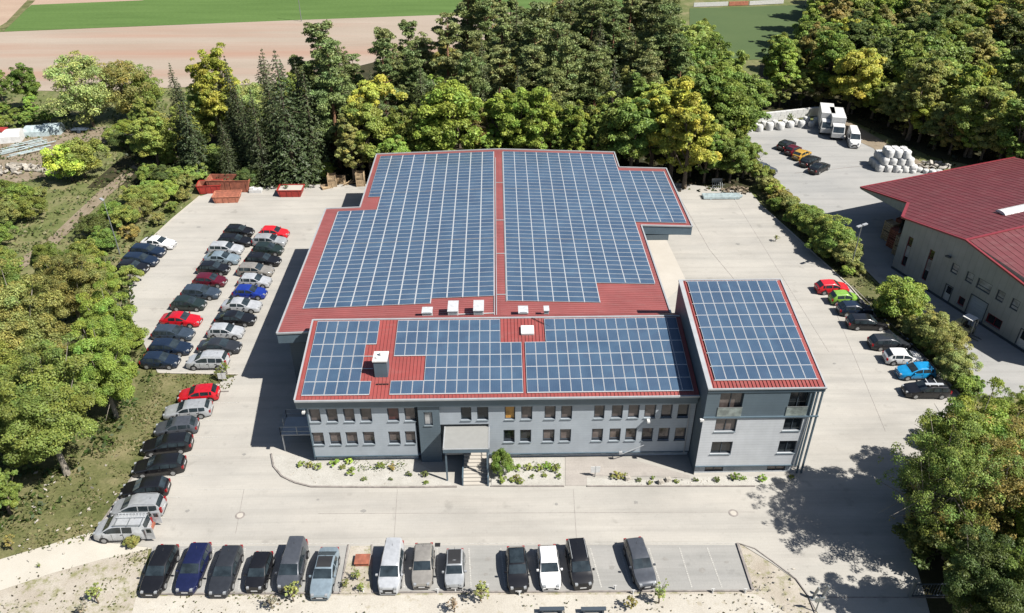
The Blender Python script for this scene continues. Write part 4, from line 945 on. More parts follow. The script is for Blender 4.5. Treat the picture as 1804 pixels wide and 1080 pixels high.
L_ = [
 (483, 409, -5, 'hatch', 'brightred', 'bright red car at the top of the right row in the left car park'),
 (475, 423, -4, 'estate', 'silver', 'pale silver car just below the bright red one'),
 (472, 438, -6, 'hatch', 'darkgreen', 'very dark green hatchback, third from the top of the right row'),
 (463, 457, -6, 'estate', 'black', 'black estate directly above the beige grey car of the right row'),
 (450, 475, -5, 'estate', 'beige', 'beige grey estate in the right row of the left car park'),
 (449, 494, -5, 'hatch', 'lightsilver', 'pale silver hatchback right above the royal blue car'),
 (440, 514, -4, 'hatch', 'blue', 'royal blue hatchback in the right row of the left car park'),
 (426, 537, -3, 'sedan', 'lightsilver', 'pale silver saloon right below the royal blue hatchback'),
 (415, 560, -4, 'sedan', 'black', 'black saloon between the two pale silver cars of the right row'),
 (398, 583, -3, 'hatch', 'lightsilver', 'pale silver hatchback above the charcoal saloon of the right row'),
 (387, 609, -2, 'sedan', 'darkgrey', 'charcoal saloon directly above the bottom silver people carrier'),
 (366, 635, 180, 'mpv', 'lightsilver', 'silver people carrier facing left at the bottom of the right row'),
 (421, 406, -6, 'hatch', 'black', 'black hatchback at the top of the middle row'),
 (414, 423, -6, 'estate', 'black', 'black estate second from the top of the middle row'),
 (398, 437, -5, 'estate', 'lightsilver', 'silver white estate with dark windows in the middle row'),
 (391, 454, -5, 'sedan', 'iceblue', 'blue grey silver saloon in the middle row'),
 (376, 472, -5, 'hatch', 'black', 'black hatchback directly above the wine red car'),
 (370, 493, -5, 'hatch', 'wine', 'dark wine red hatchback in the middle row'),
 (354, 514, -4, 'estate', 'bluegrey', 'slate blue estate below the wine red hatchback'),
 (332, 534, -3, 'hatch', 'darkgreen', 'black green hatchback directly above the red saloon'),
 (319, 562, -4, 'sedan', 'red', 'red saloon in the middle row of the left car park'),
 (305, 586, -4, 'estate', 'bluegrey', 'blue grey estate directly below the red saloon'),
 (300, 611, -4, 'estate', 'dblue', 'dark blue estate below the blue grey estate'),
 (282, 634, -3, 'hatch', 'dblue', 'dark blue hatchback half hidden under the big tree'),
 (279, 427, -9, 'sedan', 'white', 'white saloon at the top of the short row by the lamp post'),
 (260, 441, -8, 'estate', 'dblue', 'dark blue estate below the white saloon'),
 (247, 457, -8, 'estate', 'dblue', 'dark blue estate second below the white saloon'),
 (233, 470, -8, 'hatch', 'black', 'black hatchback at the foot of the lamp post')]
for a in L_: car(*a, group=LR)
for a in [
 (1466, 505, 2, 'hatch', 'brightred', 'red hatchback at the top of the row along the right hedge'),
 (1487, 524, 2, 'small', 'green', 'light green small car by the right hedge'),
 (1506, 543, 0, 'hatch', 'dblue', 'dark blue hatchback below the light green car'),
 (1528, 567, -3, 'estate', 'black', 'black estate beside the round green tree'),
 (1568, 602, 0, 'estate', 'darkgrey', 'charcoal estate directly above the white hatchback by the hedge'),
 (1591, 628, -3, 'hatch', 'white', 'white hatchback with dark windows by the right hedge'),
 (1614, 653, 182, 'hatch', 'skyblue', 'sky blue hatchback by the right hedge'),
 (1632, 685, 178, 'estate', 'black', 'black estate with roof carrier at the bottom of the right hedge row')]:
    rc = car(*a, group=RR)
m = MB()
for xx in (.1, -.8): m.bar((xx, -.62, 1.58), (xx, .62, 1.58), .08, .04)
m.box(-1.4, .5, .18, .5, 1.6, 1.66); m.build('roof_carrier', M['alu'], rc)
for a in [
 (1386, 254, 39, 'hatch', 'black', "black car at the far end of the row on the neighbour's yard"),
 (1398, 263, 40, 'small', 'wine', "dark red small car beside the gold one on the neighbour's yard"),
 (1413, 271, 40, 'hatch', 'gold', "gold yellow hatchback on the neighbour's yard"),
 (1428, 282, 40, 'estate', 'black', "black estate right below the gold car on the neighbour's yard"),
 (1444, 294, 40, 'sedan', 'black', "black saloon at the near end of the row on the neighbour's yard"),
 (1344, 296, -35, 'estate', 'grey', "grey estate half hidden by the trees at the edge of the neighbour's yard")]:
    car(*a, group=NB)
car(1504, 241, -104, 'bigvan', 'white', "white delivery van by the wood on the neighbour's yard", group='vans by the wood', catg='van', name='delivery_van', zc=1.2)
def truck(px, py, head, label):
    x, y = G(px, py, 1.4); r = empty('box_truck', (x, y, 0), math.radians(head)); tag(r, label, 'truck', 'box trucks by the wood')
    m = MB(); m.box(-4.1, 1.5, -1.2, 1.2, 1.0, 3.5); m.build('cargo_box', M['white'], r, bevel=.04)
    m = MB(); V = [(1.7, -1.05, .5), (3.6, -1.05, .5), (3.65, -1.05, 1.3), (3.2, -1.0, 2.5), (1.7, -1.0, 2.55)]; W_ = [(a, -b, c_) for a, b, c_ in V]
    m.mesh(V + W_, [(0, 1, 2, 3, 4), (9, 8, 7, 6, 5), (0, 5, 6, 1), (1, 6, 7, 2), (2, 7, 8, 3), (3, 8, 9, 4), (4, 9, 5, 0)]); cb = m.build('cab', M['white'], r, bevel=.05)
    m = MB(); m.face([(3.62, -.9, 1.45), (3.62, .9, 1.45), (3.27, .88, 2.38), (3.27, -.88, 2.38)]); m.build('windscreen', M['carglass'], cb)
    for sy in (-1, 1):
        m = MB(); m.face([(2.2, sy * 1.06, 1.45), (3.2, sy * 1.06, 1.45), (2.95, sy * 1.03, 2.25), (2.2, sy * 1.03, 2.25)][::-sy]); m.build('side_window', M['carglass'], cb)
    m = MB(); m.box(-4.0, 3.4, -.5, .5, .5, 1.0); m.build('chassis', M['plastic'], r)
    for sx in (2.7, -2.6):
        for sy in (-1, 1):
            m = MB(); m.tube([(sx, sy * .75, .45), (sx, sy * 1.1, .45)], .45, 14); wq = m.build('wheel', M['black'], r); m = MB(); m.tube([(sx, sy * 1.1, .45), (sx, sy * 1.12, .45)], .25, 10); m.build('rim', M['rim'], wq)
truck(1473, 222, -104, 'white box truck with its cab facing the yard, beside the delivery van'); truck(1455, 214, -106, 'white box truck half hidden behind the other one')

# ------------------------------------------------------------------ yard objects
def skip(name, cx, cy, L, Wd, H, rz, mat, label, inner='rust', cover=None):
    r = empty(name, (cx, cy, 0), rz); tag(r, label, 'skip', 'skips at the back of the left yard'); hl, hw = L / 2, Wd / 2; s = .35
    m = MB(); V = [(-hl + s, -hw, 0), (hl - s, -hw, 0), (hl - s, hw, 0), (-hl + s, hw, 0), (-hl, -hw, H), (hl, -hw, H), (hl, hw, H), (-hl, hw, H)]
    m.mesh(V, [(0, 1, 5, 4), (1, 2, 6, 5), (2, 3, 7, 6), (3, 0, 4, 7), (3, 2, 1, 0)])
    Vi = [(a * .96, b * .94, c_ + (.06 if c_ == 0 else 0)) for a, b, c_ in V]; m.mesh(Vi, [(4, 5, 1, 0), (5, 6, 2, 1), (6, 7, 3, 2), (7, 4, 0, 3), (0, 1, 2, 3)], 1)
    for a in (-hl + .5, -.4, .4, hl - .5): m.box(a - .04, a + .04, -hw - .05, -hw, .1, H); m.box(a - .04, a + .04, hw, hw + .05, .1, H)
    m.build('body', [M[mat], M[inner]], r)
    m = MB()
    for sy in (-1, 1): m.bar((-hl, sy * hw, H), (hl, sy * hw, H), .12, .1)
    for sx in (-1, 1): m.bar((sx * hl, -hw, H), (sx * hl, hw, H), .12, .1)
    m.build('rim', M[mat], r)
    if cover: m = MB(); m.box(-hl * .9, hl * .9, -hw * .9, hw * .9, H - .25, H - .05); m.build('load', M[cover], r)
x, y = G(372, 336); skip('red_skip', x, y, 3.6, 2.2, 1.3, .1, 'red_paint', 'deep red skip half behind the long rusty skip')
x, y = G(408, 333); skip('rusty_skip', x, y, 6.6, 2.4, 1.9, -.03, 'rust', 'long rusty brown skip behind the salmon coloured one')
x, y = G(402, 352); skip('salmon_skip', x, y, 4.0, 2.3, 1.0, .06, 'orange', 'faded salmon red open skip in front of the others', 'orange', 'rust')
x, y = G(514, 342); skip('red_skip', x, y, 3.8, 2.2, 1.1, 0, 'red_paint', 'red skip filled with pale rubble standing alone', 'red_paint', 'slab')
x, y = G(452, 338); m = MB(); m.box(x - 1, x + .9, y - .5, y + .5, .12, .5); m.box(x - .9, x - .3, y - .4, y + .3, .5, .8); m.box(x + .3, x + .7, y - .4, y + .4, .5, .62); m.box(x - 1, x + .9, y - .5, y - .4, 0, .12); m.box(x - 1, x + .9, y + .4, y + .5, 0, .12)
tag(m.build('slab_pallet', M['white'], None, Vector((x, y, 0))), 'white slabs lying on a pallet between the skips', 'pallet')
def crate(px, py, w_, d_, h_, rz, label, z0=0, name='wooden_crate'):
    x, y = G(px, py); r = MB(); n_ = 5
    for i in range(n_):
        z = h_ * i / n_
        r.box(-w_ / 2, w_ / 2, -d_ / 2, -d_ / 2 + .04, z + .02, z + h_ / n_ - .05); r.box(-w_ / 2, w_ / 2, d_ / 2 - .04, d_ / 2, z + .02, z + h_ / n_ - .05)
        r.box(-w_ / 2, -w_ / 2 + .04, -d_ / 2, d_ / 2, z + .02, z + h_ / n_ - .05); r.box(w_ / 2 - .04, w_ / 2, -d_ / 2, d_ / 2, z + .02, z + h_ / n_ - .05)
    for a in (-1, 1):
        for b in (-1, 1): r.box(a * w_ / 2 - .05, a * w_ / 2 + .05, b * d_ / 2 - .05, b * d_ / 2 + .05, 0, h_ + .02)
    r.box(-w_ / 2, w_ / 2, -d_ / 2, d_ / 2, .05, .09)
    o = r.build(name, M['wood']); o.location = (x, y, z0); o.rotation_euler = (0, 0, rz); tag(o, label, 'crate', 'wooden crates by the hall')
crate(586, 327, 1.3, 1.2, 1.0, .2, 'open wooden crate, leftmost beside the hall corner'); crate(586, 327, 1.2, 1.1, .9, .1, 'wooden crate stacked on the leftmost one', 1.03)
crate(600, 322, 1.4, 1.2, 1.1, -.1, 'wooden crate between the stacked pair and the leaning boards'); crate(636, 326, 1.3, 1.2, 1.2, .15, 'wooden crate closest to the hall wall'); crate(636, 326, 1.2, 1.1, 1.0, 0, 'wooden crate on top of the one closest to the hall wall', 1.23)
crate(576, 331, 1.6, 1.0, .5, .5, 'low flat wooden crate in front of the stacked pair')
x, y = G(616, 326); m = MB()
for i in range(9): a = rnd.uniform(-1, 1); m.bar((x + a, y + rnd.uniform(-.6, .4), .05 + .05 * i), (x + a + rnd.uniform(.4, 1.4), y + rnd.uniform(-.2, 1.0), .15 + rnd.uniform(0, .7)), .16, .04)
tag(m.build('timber_pile', M['wood'], None, Vector((x, y, 0))), 'loose heap of leaning boards between the crates', 'timber')
# steel beams and scrap right of the hall
a, b = G(1238, 349), G(1308, 347); m = MB()
for i in range(5): yy = a[1] - .6 + i * .3; m.box(a[0], b[0] - rnd.uniform(0, .8), yy, yy + .2, .1, .42); m.box(a[0], b[0] - .4, yy + .07, yy + .13, .42, .5)
for xx in (a[0] + 1, b[0] - 1.4): m.box(xx, xx + .15, a[1] - .7, a[1] + 1, 0, .1)
tag(m.build('steel_beams', M['tarp'], None, Vector((*a, 0))), 'stack of pale blue steel beams right of the hall', 'beams')
x, y = G(1266, 330); m = MB()
for i in range(6): m.bar((x - 1 + i * .3, y - .4, 0), (x - .9 + i * .3, y + .8, .9), .07, .07)
m.bar((x - 1.1, y - .4, .5), (x + .9, y - .2, .5), .07, .07); m.box(x - 1.0, x + .6, y + .7, y + .8, .5, 1.2); tag(m.build('steel_rack', M['steel'], None, Vector((x, y, 0))), 'small steel rack behind the pale blue beams', 'rack')
def heap(name, px, py, rx, ry, h, n, mat, label, cat, size=(.15, .4)):
    x, y = G(px, py); m = MB()
    for i in range(n):
        a, r_ = rnd.uniform(0, 6.28), math.sqrt(rnd.random()); cx, cy = x + rx * r_ * math.cos(a), y + ry * r_ * math.sin(a); s = rnd.uniform(*size); cz = max(0, h * (1 - r_) * rnd.uniform(.6, 1))
        m.obox((cx, cy, cz + s * .4), Vector((rnd.gauss(0, 1), rnd.gauss(0, 1), rnd.gauss(0, .3))).normalized(), Vector((rnd.gauss(0, 1), rnd.gauss(0, 1), .2)).normalized(), Vector((rnd.gauss(0, .4), rnd.gauss(0, .4), 1)).normalized(), s * rnd.uniform(.5, 1.2), s * rnd.uniform(.4, .8), s * rnd.uniform(.2, .5))
    tag(m.build(name, M[mat], None, Vector((x, y, 0))), label, cat, kind='stuff')
heap('scrap', 1296, 337, 2.2, 1.2, .5, 60, 'earth', 'loose scrap and earth behind the pale blue beams', 'scrap')
# big bags
def bag(px, py, s=1.0, z=0, label='', grp='big bags on the yard of the neighbour', xy=None, h=1.0, squash=1.0):
    x, y = xy if xy else G(px, py); V, Fc = [], []; nz, na = 6, 12
    for i in range(nz + 1):
        t = i / nz; rr_ = .5 * s * (1 + .10 * math.sin(math.pi * t)) * (1 if t < .9 else .9)
        for k in range(na):
            a = 2 * math.pi * k / na; q = 1 / max(abs(math.cos(a)), abs(math.sin(a))) ** .85; j = 1 + .05 * rnd.uniform(-1, 1)
            V.append((rr_ * q * j * math.cos(a), rr_ * q * j * math.sin(a), h * s * t * squash + (.05 * rnd.uniform(-1, 1) if i else 0)))
    for i in range(nz):
        for k in range(na): Fc.append((i * na + k, i * na + (k + 1) % na, (i + 1) * na + (k + 1) % na, (i + 1) * na + k))
    Fc.append(tuple(nz * na + k for k in range(na))); m = MB(); m.mesh(V, Fc)
    for a in (-.3, .3):
        for b in (-.3, .3): m.bar((a * s, b * s, h * s), (a * .5 * s, b * .5 * s, h * s + .16), .06, .03)
    o = m.build('big_bag', M['bag'], smooth=50); o.location = (x, y, z); o.rotation_euler = (0, 0, rnd.uniform(-.2, .2)); tag(o, label, 'big bag', grp)
g0 = G(1572, 296); k_ = 0
for lv in range(3):
    for i in range(5 - lv):
        for j in range(3 - (lv > 1)):
            bag(0, 0, 1.2, lv * 1.2, ['white bulk bag on the ground layer of the tall stack beside the works hall', 'white bulk bag in the middle layer of the tall stack beside the works hall', 'white bulk bag on top of the tall stack beside the works hall'][lv],
                'bulk bags of one layer of the tall stack' + ('', ' middle', ' top')[lv], (g0[0] - 2.6 + (i + lv * .4) * 1.28 + rnd.uniform(-.06, .06), g0[1] - 1 + j * 1.3 + i * -.15 + rnd.uniform(-.08, .08)))
for i in range(9):
    bag(1561 + i * 11.5, 300 + i * .6 + rnd.uniform(-2, 2), rnd.uniform(.8, 1.0), 0, 'low white bulk bag lying in the row in front of the tall stack', 'low bulk bags in front of the stack', None, .7)
for i in range(20):
    px_ = 1272 + i * 9.2 + rnd.uniform(-1, 1); py_ = 232 - i * .9 + rnd.uniform(-2.5, 2.5) + (i % 2) * 6
    if px_ > 1437: py_ += 4
    bag(px_, py_, rnd.uniform(.95, 1.3), 0, 'white bulk bag in the long row along the pale wall by the wood', 'bulk bags along the wall by the wood', None, rnd.uniform(.8, 1.2))
# low white block wall behind the bags
A, B_ = G3(1268, 222), G3(1440, 203); m = MB(); L = (B_ - A).length; d_ = (B_ - A).normalized(); s_ = d_.cross(Z)
for lv in range(2):
    i = 0
    while i * 1.2 < L - .6: c_ = A + d_ * (i * 1.2 + .6 + lv * .3) + Z * (.4 + lv * .8); m.obox(c_, d_, s_, Z, .58, .3, .39); i += 1
tag(m.build('block_wall', M['white'], None, A), 'low white concrete block wall behind the long row of bags', 'wall')
# lamp posts
def lamp(px, py, h, rz, label, arms=1):
    x, y = G(px, py); r = empty('lamp_post', (x, y, 0), rz); tag(r, label, 'lamp post', 'yard lamp posts')
    m = MB(); m.tube([(0, 0, 0), (0, 0, h)], [.09, .05], 8); m.tube([(0, 0, 0), (0, 0, .8)], .11, 8); m.build('pole', M['steel'], r)
    for s in ((1,), (1, -1))[arms - 1]:
        m = MB(); m.box(min(s * .1, s * .9), max(s * .1, s * .9), -.16, .16, h - .02, h + .12); m.build('lamp_head', M['coping'], r)
lamp(211, 447, 7.8, 2.4, 'slim lamp post in the bushes at the edge of the left car park'); lamp(1497, 478, 6.6, .5, 'twin headed lamp post in the hedge before the works hall', 2)
# direction posts at lower right, sign, barrier gate
def sign_post(px, py, h, label, rz=0):
    x, y = G(px, py); r = empty('sign_post', (x, y, 0), rz); tag(r, label, 'sign')
    m = MB(); m.tube([(0, 0, 0), (0, 0, h)], .04, 6); m.build('pole', M['steel'], r); m = MB(); m.box(-.42, .42, -.03, 0, h - .75, h); m.build('board', M['white'], r)
sign_post(1048, 840, 1.3, 'small white notice board on the slab path before the wing', .05); sign_post(393, 672, 1.1, 'small white notice board on the grass by the left car park exit')
for i, (px_, py_) in enumerate([(1431, 1055), (1448, 1052)]):
    x, y = G(px_, py_); m = MB(); m.bar((x, y, 0), (x + .25, y, 1.3), .22, .1); m.box(x - .2, x + .2, y - .2, y + .2, 0, .1)
    tag(m.build('gate_post', M['steel'], None, Vector((x, y, 0))), ('left' if not i else 'right') + ' steel post of the pair where the entrance joint begins', 'post', 'pair of steel posts at the entrance')
x, y = G(1437, 1077); m = MB(); m.tube([(x, y, 0), (x, y, 1.6)], .05, 8); m.box(x - .3, x + .3, y - .03, y + .03, 1.1, 1.6); tag(m.build('marker_post', M['steel'], None, Vector((x, y, 0))), 'pale marker post at the bottom picture edge by the entrance', 'post')
a, b = G3(1606, 1052), G3(1700, 1050); r = empty('sliding_gate', a); tag(r, 'grey steel sliding gate in deep shade under the corner trees', 'gate')
m = MB()
for z_ in (.15, 1.5): m.bar((0, 0, z_), (b - a) + Z * z_, .08, .08)
for i in range(19): c_ = (b - a) * (i / 18); m.bar(c_ + Z * .15, c_ + Z * 1.5, .03, .03)
m.build('gate_leaf', M['slate_dark'], r); m = MB(); m.bar((-.2, 0, 0), (-.2, 0, 1.8), .18, .18); m.build('gate_post', M['steel'], r)
# planter hatch and benches
x, y = G(639, 990); m = MB(); m.box(x - .55, x + .55, y - .45, y + .45, .02, .32); m.box(x - .6, x + .6, y - .5, y + .5, .32, .38); tag(m.build('shaft_cover', [M['rust']], None, Vector((x, y, 0))), 'square rust red shaft cover in the stony bed between the bays', 'shaft cover')
for i, px_ in enumerate((972, 1045)):
    x, y = G(px_, 1078); m = MB(); m.box(x - .95, x + .95, y - .22, y + .1, .42, .5); m.box(x - .8, x - .65, y - .2, y + .1, 0, .42); m.box(x + .65, x + .8, y - .2, y + .1, 0, .42)
    tag(m.build('bench', M['slate_dark'], None, Vector((x, y, 0))), 'low dark bench at the bottom edge, ' + ('left' if not i else 'right') + ' of the two', 'bench', 'two benches on the stony strip')
for i, (px_, py_) in enumerate([(640, 1043), (771, 1044), (859, 1036), (1115, 1046), (1312, 1044), (1255, 1044), (802, 1042), (1083, 1038), (972, 1040), (915, 1048)]):
    x, y = G(px_, py_); m = MB(); m.tube([(x, y, -.03), (x, y, .45)], [.07, .05], 8); m.box(x - .14, x + .14, y - .02, y + .02, .3, .48)
    tag(m.build('bay_marker', M['white'], None, Vector((x, y, 0))), 'knee high white bay marker at the lower kerb of the front row', 'marker', 'white bay markers along the lower kerb')
# forklift
x, y = G(1699, 586); r = empty('forklift', (x, y, 0), math.radians(-60)); tag(r, 'cream coloured forklift with white roof before the roller door', 'forklift')
m = MB(); m.box(-1.1, .7, -.6, .6, .35, .85); m.box(-1.2, -.4, -.58, .58, .85, 1.25); m.build('body', plain('cream_paint', (.55, .50, .28), .5), r, bevel=.05)
m = MB()
for a in (-.5, .6):
    for b in (-.5, .5): m.bar((a, b, .85), (a * .85, b, 2.1), .06, .06)
m.build('cage', M['plastic'], r); m = MB(); m.box(-.55, .65, -.55, .55, 2.1, 2.18); m.build('cab_roof', M['white'], r); m = MB(); m.box(-.15, .35, -.25, .25, .85, 1.0); m.box(-.25, -.12, -.25, .25, .95, 1.45); m.build('seat', M['black'], r)
m = MB()
for b in (-.3, .3): m.bar((.85, b, .1), (.85, b, 2.2), .1, .1); m.box(.9, 1.9, b - .06, b + .06, .08, .13)
m.bar((.85, -.35, 1.2), (.85, .35, 1.2), .08, .1); m.build('mast', M['steel'], r)
for a in (-.8, .45):
    for b in (-.62, .62): m = MB(); m.tube([(a, b - .1, .3), (a, b + .1, .3)], .3, 12); m.build('wheel', M['black'], r)
# storage stacks in the shade of the works hall
k_ = 0
for i in range(3):
    for j in range(2):
        for lv in range(2):
            p = c + uu * (-2.2 - i * 2.0) + nn * (3.4 + j * 2.0 + i * .9); m = MB()
            for q in range(4): m.box(-.8, .8, -.6, .6, q * .32 + .05, q * .32 + .3)
            for sx in (-.7, .7): m.box(sx - .06, sx + .06, -.62, .62, 0, 1.36)
            o = m.build('pallet_stack', M['rust' if (i + j) % 2 else 'wood']); o.location = (p.x, p.y, lv * 1.4); o.rotation_euler = (0, 0, -1.2); tag(o, 'dark stack of pallets in the shade under the works hall canopy', 'pallet', 'pallet stacks under the canopy')
# yard of the far left smallholding
def tent(px, py, L, Wd, H, rz, mat, label):
    x, y = G(px, py); m = MB(); n_ = 8
    for i in range(n_):
        t0, t1 = math.pi * i / n_, math.pi * (i + 1) / n_
        m.face([(-L / 2, -Wd / 2 * math.cos(t0), H * math.sin(t0) ** .6), (L / 2, -Wd / 2 * math.cos(t0), H * math.sin(t0) ** .6), (L / 2, -Wd / 2 * math.cos(t1), H * math.sin(t1) ** .6), (-L / 2, -Wd / 2 * math.cos(t1), H * math.sin(t1) ** .6)])
    for e in (-L / 2, L / 2): m.face([(e, -Wd / 2 * math.cos(math.pi * i / n_), H * max(0, math.sin(math.pi * i / n_)) ** .6) for i in range(n_ + 1)])
    o = m.build('covered_stack', M[mat]); o.location = (x, y, -.06); o.rotation_euler = (0, 0, rz); tag(o, label, 'covered stack'); return o
tent(70, 235, 4.2, 3, 1.5, .1, 'tarp', 'pale blue tarpaulin over a stack left of the parked trailer'); tent(96, 233, 3.0, 2.6, 1.7, .1, 'tarp', 'pale blue tarpaulin heap right of the longer one')
tent(20, 246, 4.0, 3.2, 1.9, .2, 'bag', 'white tarpaulin over a stack beside the red box'); 
x, y = G(2, 246); m = MB(); m.box(x - 1.6, x + 1.2, y - 1, y + 1, .0, 1.8); m.box(x - 1.7, x + 1.3, y - 1.1, y + 1.1, 1.8, 1.9); tag(m.build('storage_box', M['red_paint'], None, Vector((x, y, 0))), 'red storage box at the left picture edge', 'box')
a = G3(42, 262); m = MB()
for i in range(22): p = a + Vector((rnd.uniform(-3.5, 3.5), rnd.uniform(-3, 3), rnd.uniform(0, .4))); m.obox(p, Vector((1, .9, 0)).normalized(), Vector((-.9, 1, 0)).normalized(), Z, rnd.uniform(1, 3), .07, .05)
tag(m.build('steel_scrap', M['tarp'], None, a), 'spread of grey metal bars on the ground by the white covered stack', 'scrap')
x, y = G(143, 232); m = MB(); m.box(x - 1.5, x + 1.3, y - .7, y + .7, .45, .55); m.bar((x + 1.3, y, .5), (x + 2.4, y, .45), .08, .08)
for a in (-1.4, -.2, 1.2): m.bar((x + a, y - .7, .5), (x + a, y - .7, 1.1), .05, .05); m.bar((x + a, y + .7, .5), (x + a, y + .7, 1.1), .05, .05)
for b in (-.8, .8): m.tube([(x, y + b - .08, .32), (x, y + b + .08, .32)], .32, 12)
tag(m.build('trailer', M['slate_dark'], None, Vector((x, y, 0))), 'dark flat trailer under the tall pale willow', 'trailer')
heap('rubble', 255, 235, 5, 3.5, .7, 110, 'rock', 'pale rubble heap between the bushes far left', 'rubble', (.2, .6)); heap('rubble', 228, 252, 1.8, 1.3, .6, 40, 'rock', 'small pale rubble heap beside the bushes', 'rubble', (.2, .5))
heap('rubble', 22, 300, 3.2, 2.2, .6, 60, 'rock', 'pale stone heap at the left edge near the track', 'rubble', (.2, .6)); heap('rubble', 86, 297, 3.5, 1.6, .3, 50, 'rock', 'flat scatter of pale stones beside the bright green bush', 'rubble', (.1, .4))
heap('rubble', 1640, 292, 3, 1.3, .5, 60, 'slab', 'pale rubble behind the works hall roof', 'rubble', (.15, .45))
heap('field_stones', 95, 895, 7, 6, .1, 90, 'rock', 'pale stones scattered on the left grass verge', 'stones', (.04, .14)); heap('bed_stones', 640, 830, 7, 2, .05, 0 + 60, 'rock', 'stones scattered on the planting bed left of the stairs', 'stones', (.03, .09))
heap('bed_stones', 1215, 848, 7, .5, .05, 50, 'rock', 'stones scattered in the narrow bed before the tower', 'stones', (.03, .1)); heap('verge_stones', 1380, 1050, 3, 3, .05, 60, 'rock', 'stones scattered on the sandy corner by the entrance', 'stones', (.03, .11))
for px_, py_, lab in ((1176, 848, 'upright brown boulder in the bed before the wing'), (1105, 846, 'dark pointed boulder in the bed beside the white notice board'), (1163, 852, 'round dark boulder in the narrow bed before the wing')):
    x, y = G(px_, py_); bm = MB(); bsc = .6; bm.obox((0, 0, .35), Vector((1, .3, 0)).normalized(), Vector((-.3, 1, .1)).normalized(), Vector((.1, 0, 1)).normalized(), .38, .26, .4); bm.obox((.2, .1, .2), Vector((1, .5, 0)).normalized(), Vector((-.5, 1, 0)).normalized(), Z, .35, .3, .22)
    o = bm.build('boulder', M['rock'], bevel=.08); o.scale = (bsc, bsc, bsc); o.location = (x, y, .02); tag(o, lab, 'boulder', 'boulders in the bed')
# far details at the sports pitch
def board(p0, p1, h, mat, label):
    a, b = G3(*p0), G3(*p1); m = MB(); m.bar(a + Z * h / 2, b + Z * h / 2, .12, h); L = (b - a).length
    for i in range(int(L / 4)): q = a + (b - a) * (i / max(1, int(L / 4))); m.bar(q + Vector((0, .15, 0)), q + Vector((0, .15, h * .9)), .08, .08)
    tag(m.build('pitch_board', M[mat], None, a), label, 'board', 'boards round the sports pitch')
board((940, 24), (978, 23), 1.1, 'white', 'white pitch board left of the pine tops'); board((1028, 21), (1075, 18), 1.1, 'white', 'white pitch board between the pine tops'); board((1222, 12), (1282, 10), 1.1, 'white', 'white pitch board at the far left of the open pitch')
board((1284, 10), (1318, 9), 1.1, 'orange', 'salmon pitch board between the white ones on the far side'); board((1320, 9), (1380, 6), 1.1, 'white', 'white pitch board at the far right of the open pitch')
for (px_, py_, h, lab) in ((531, 37, 9, 'thin pale pole at the edge of the green field'), (1417, 12, 8, 'white floodlight pole beside the sports pitch')):
    x, y = G(px_, py_); m = MB(); m.tube([(x, y, 0), (x, y, h)], [.12, .06], 6); m.box(x - .3, x + .3, y - .1, y + .1, h - .1, h + .1); tag(m.build('mast', M['steel'], None, Vector((x, y, 0))), lab, 'mast')

# ------------------------------------------------------------------ vegetation
def cards_mesh(name, P, Nn, size, tint, mat, aspect=.62):
    """many small leaf sprays: P centres, Nn normals, size per card, tint colour per card"""
    n = len(P); r = rg.normal(size=(n, 3)); u = np.cross(Nn, r); u /= np.linalg.norm(u, axis=1)[:, None] + 1e-9
    v = np.cross(Nn, u); v /= np.linalg.norm(v, axis=1)[:, None] + 1e-9
    s = size[:, None]; bend = Nn * s * .22
    V = np.empty((n, 4, 3)); V[:, 0] = P - u * s - bend; V[:, 1] = P - v * s * aspect + u * s * rg.uniform(-.3, .3, (n, 1)); V[:, 2] = P + u * s - bend; V[:, 3] = P + v * s * aspect + u * s * rg.uniform(-.3, .3, (n, 1))
    me = bpy.data.meshes.new(name); me.vertices.add(n * 4); me.vertices.foreach_set('co', V.astype(np.float32).ravel())
    me.loops.add(n * 4); me.loops.foreach_set('vertex_index', np.arange(n * 4, dtype=np.int32))
    me.polygons.add(n); me.polygons.foreach_set('loop_start', np.arange(0, n * 4, 4, dtype=np.int32)); me.polygons.foreach_set('loop_total', np.full(n, 4, np.int32))
    at = me.attributes.new('tint', 'FLOAT_COLOR', 'FACE'); c = np.ones((n, 4), np.float32); c[:, :3] = tint; at.data.foreach_set('color', c.ravel())
    me.materials.append(mat); me.update(calc_edges=True); return me
def unit(a): return a / (np.linalg.norm(a, axis=-1, keepdims=True) + 1e-9)
def tintcol(n, hue, val):                          # value and warm/cool variation of the leaves themselves
    t = np.ones((n, 3)) * val[:, None]; t[:, 0] *= 1 + hue; t[:, 2] *= 1 - hue * .5; return t
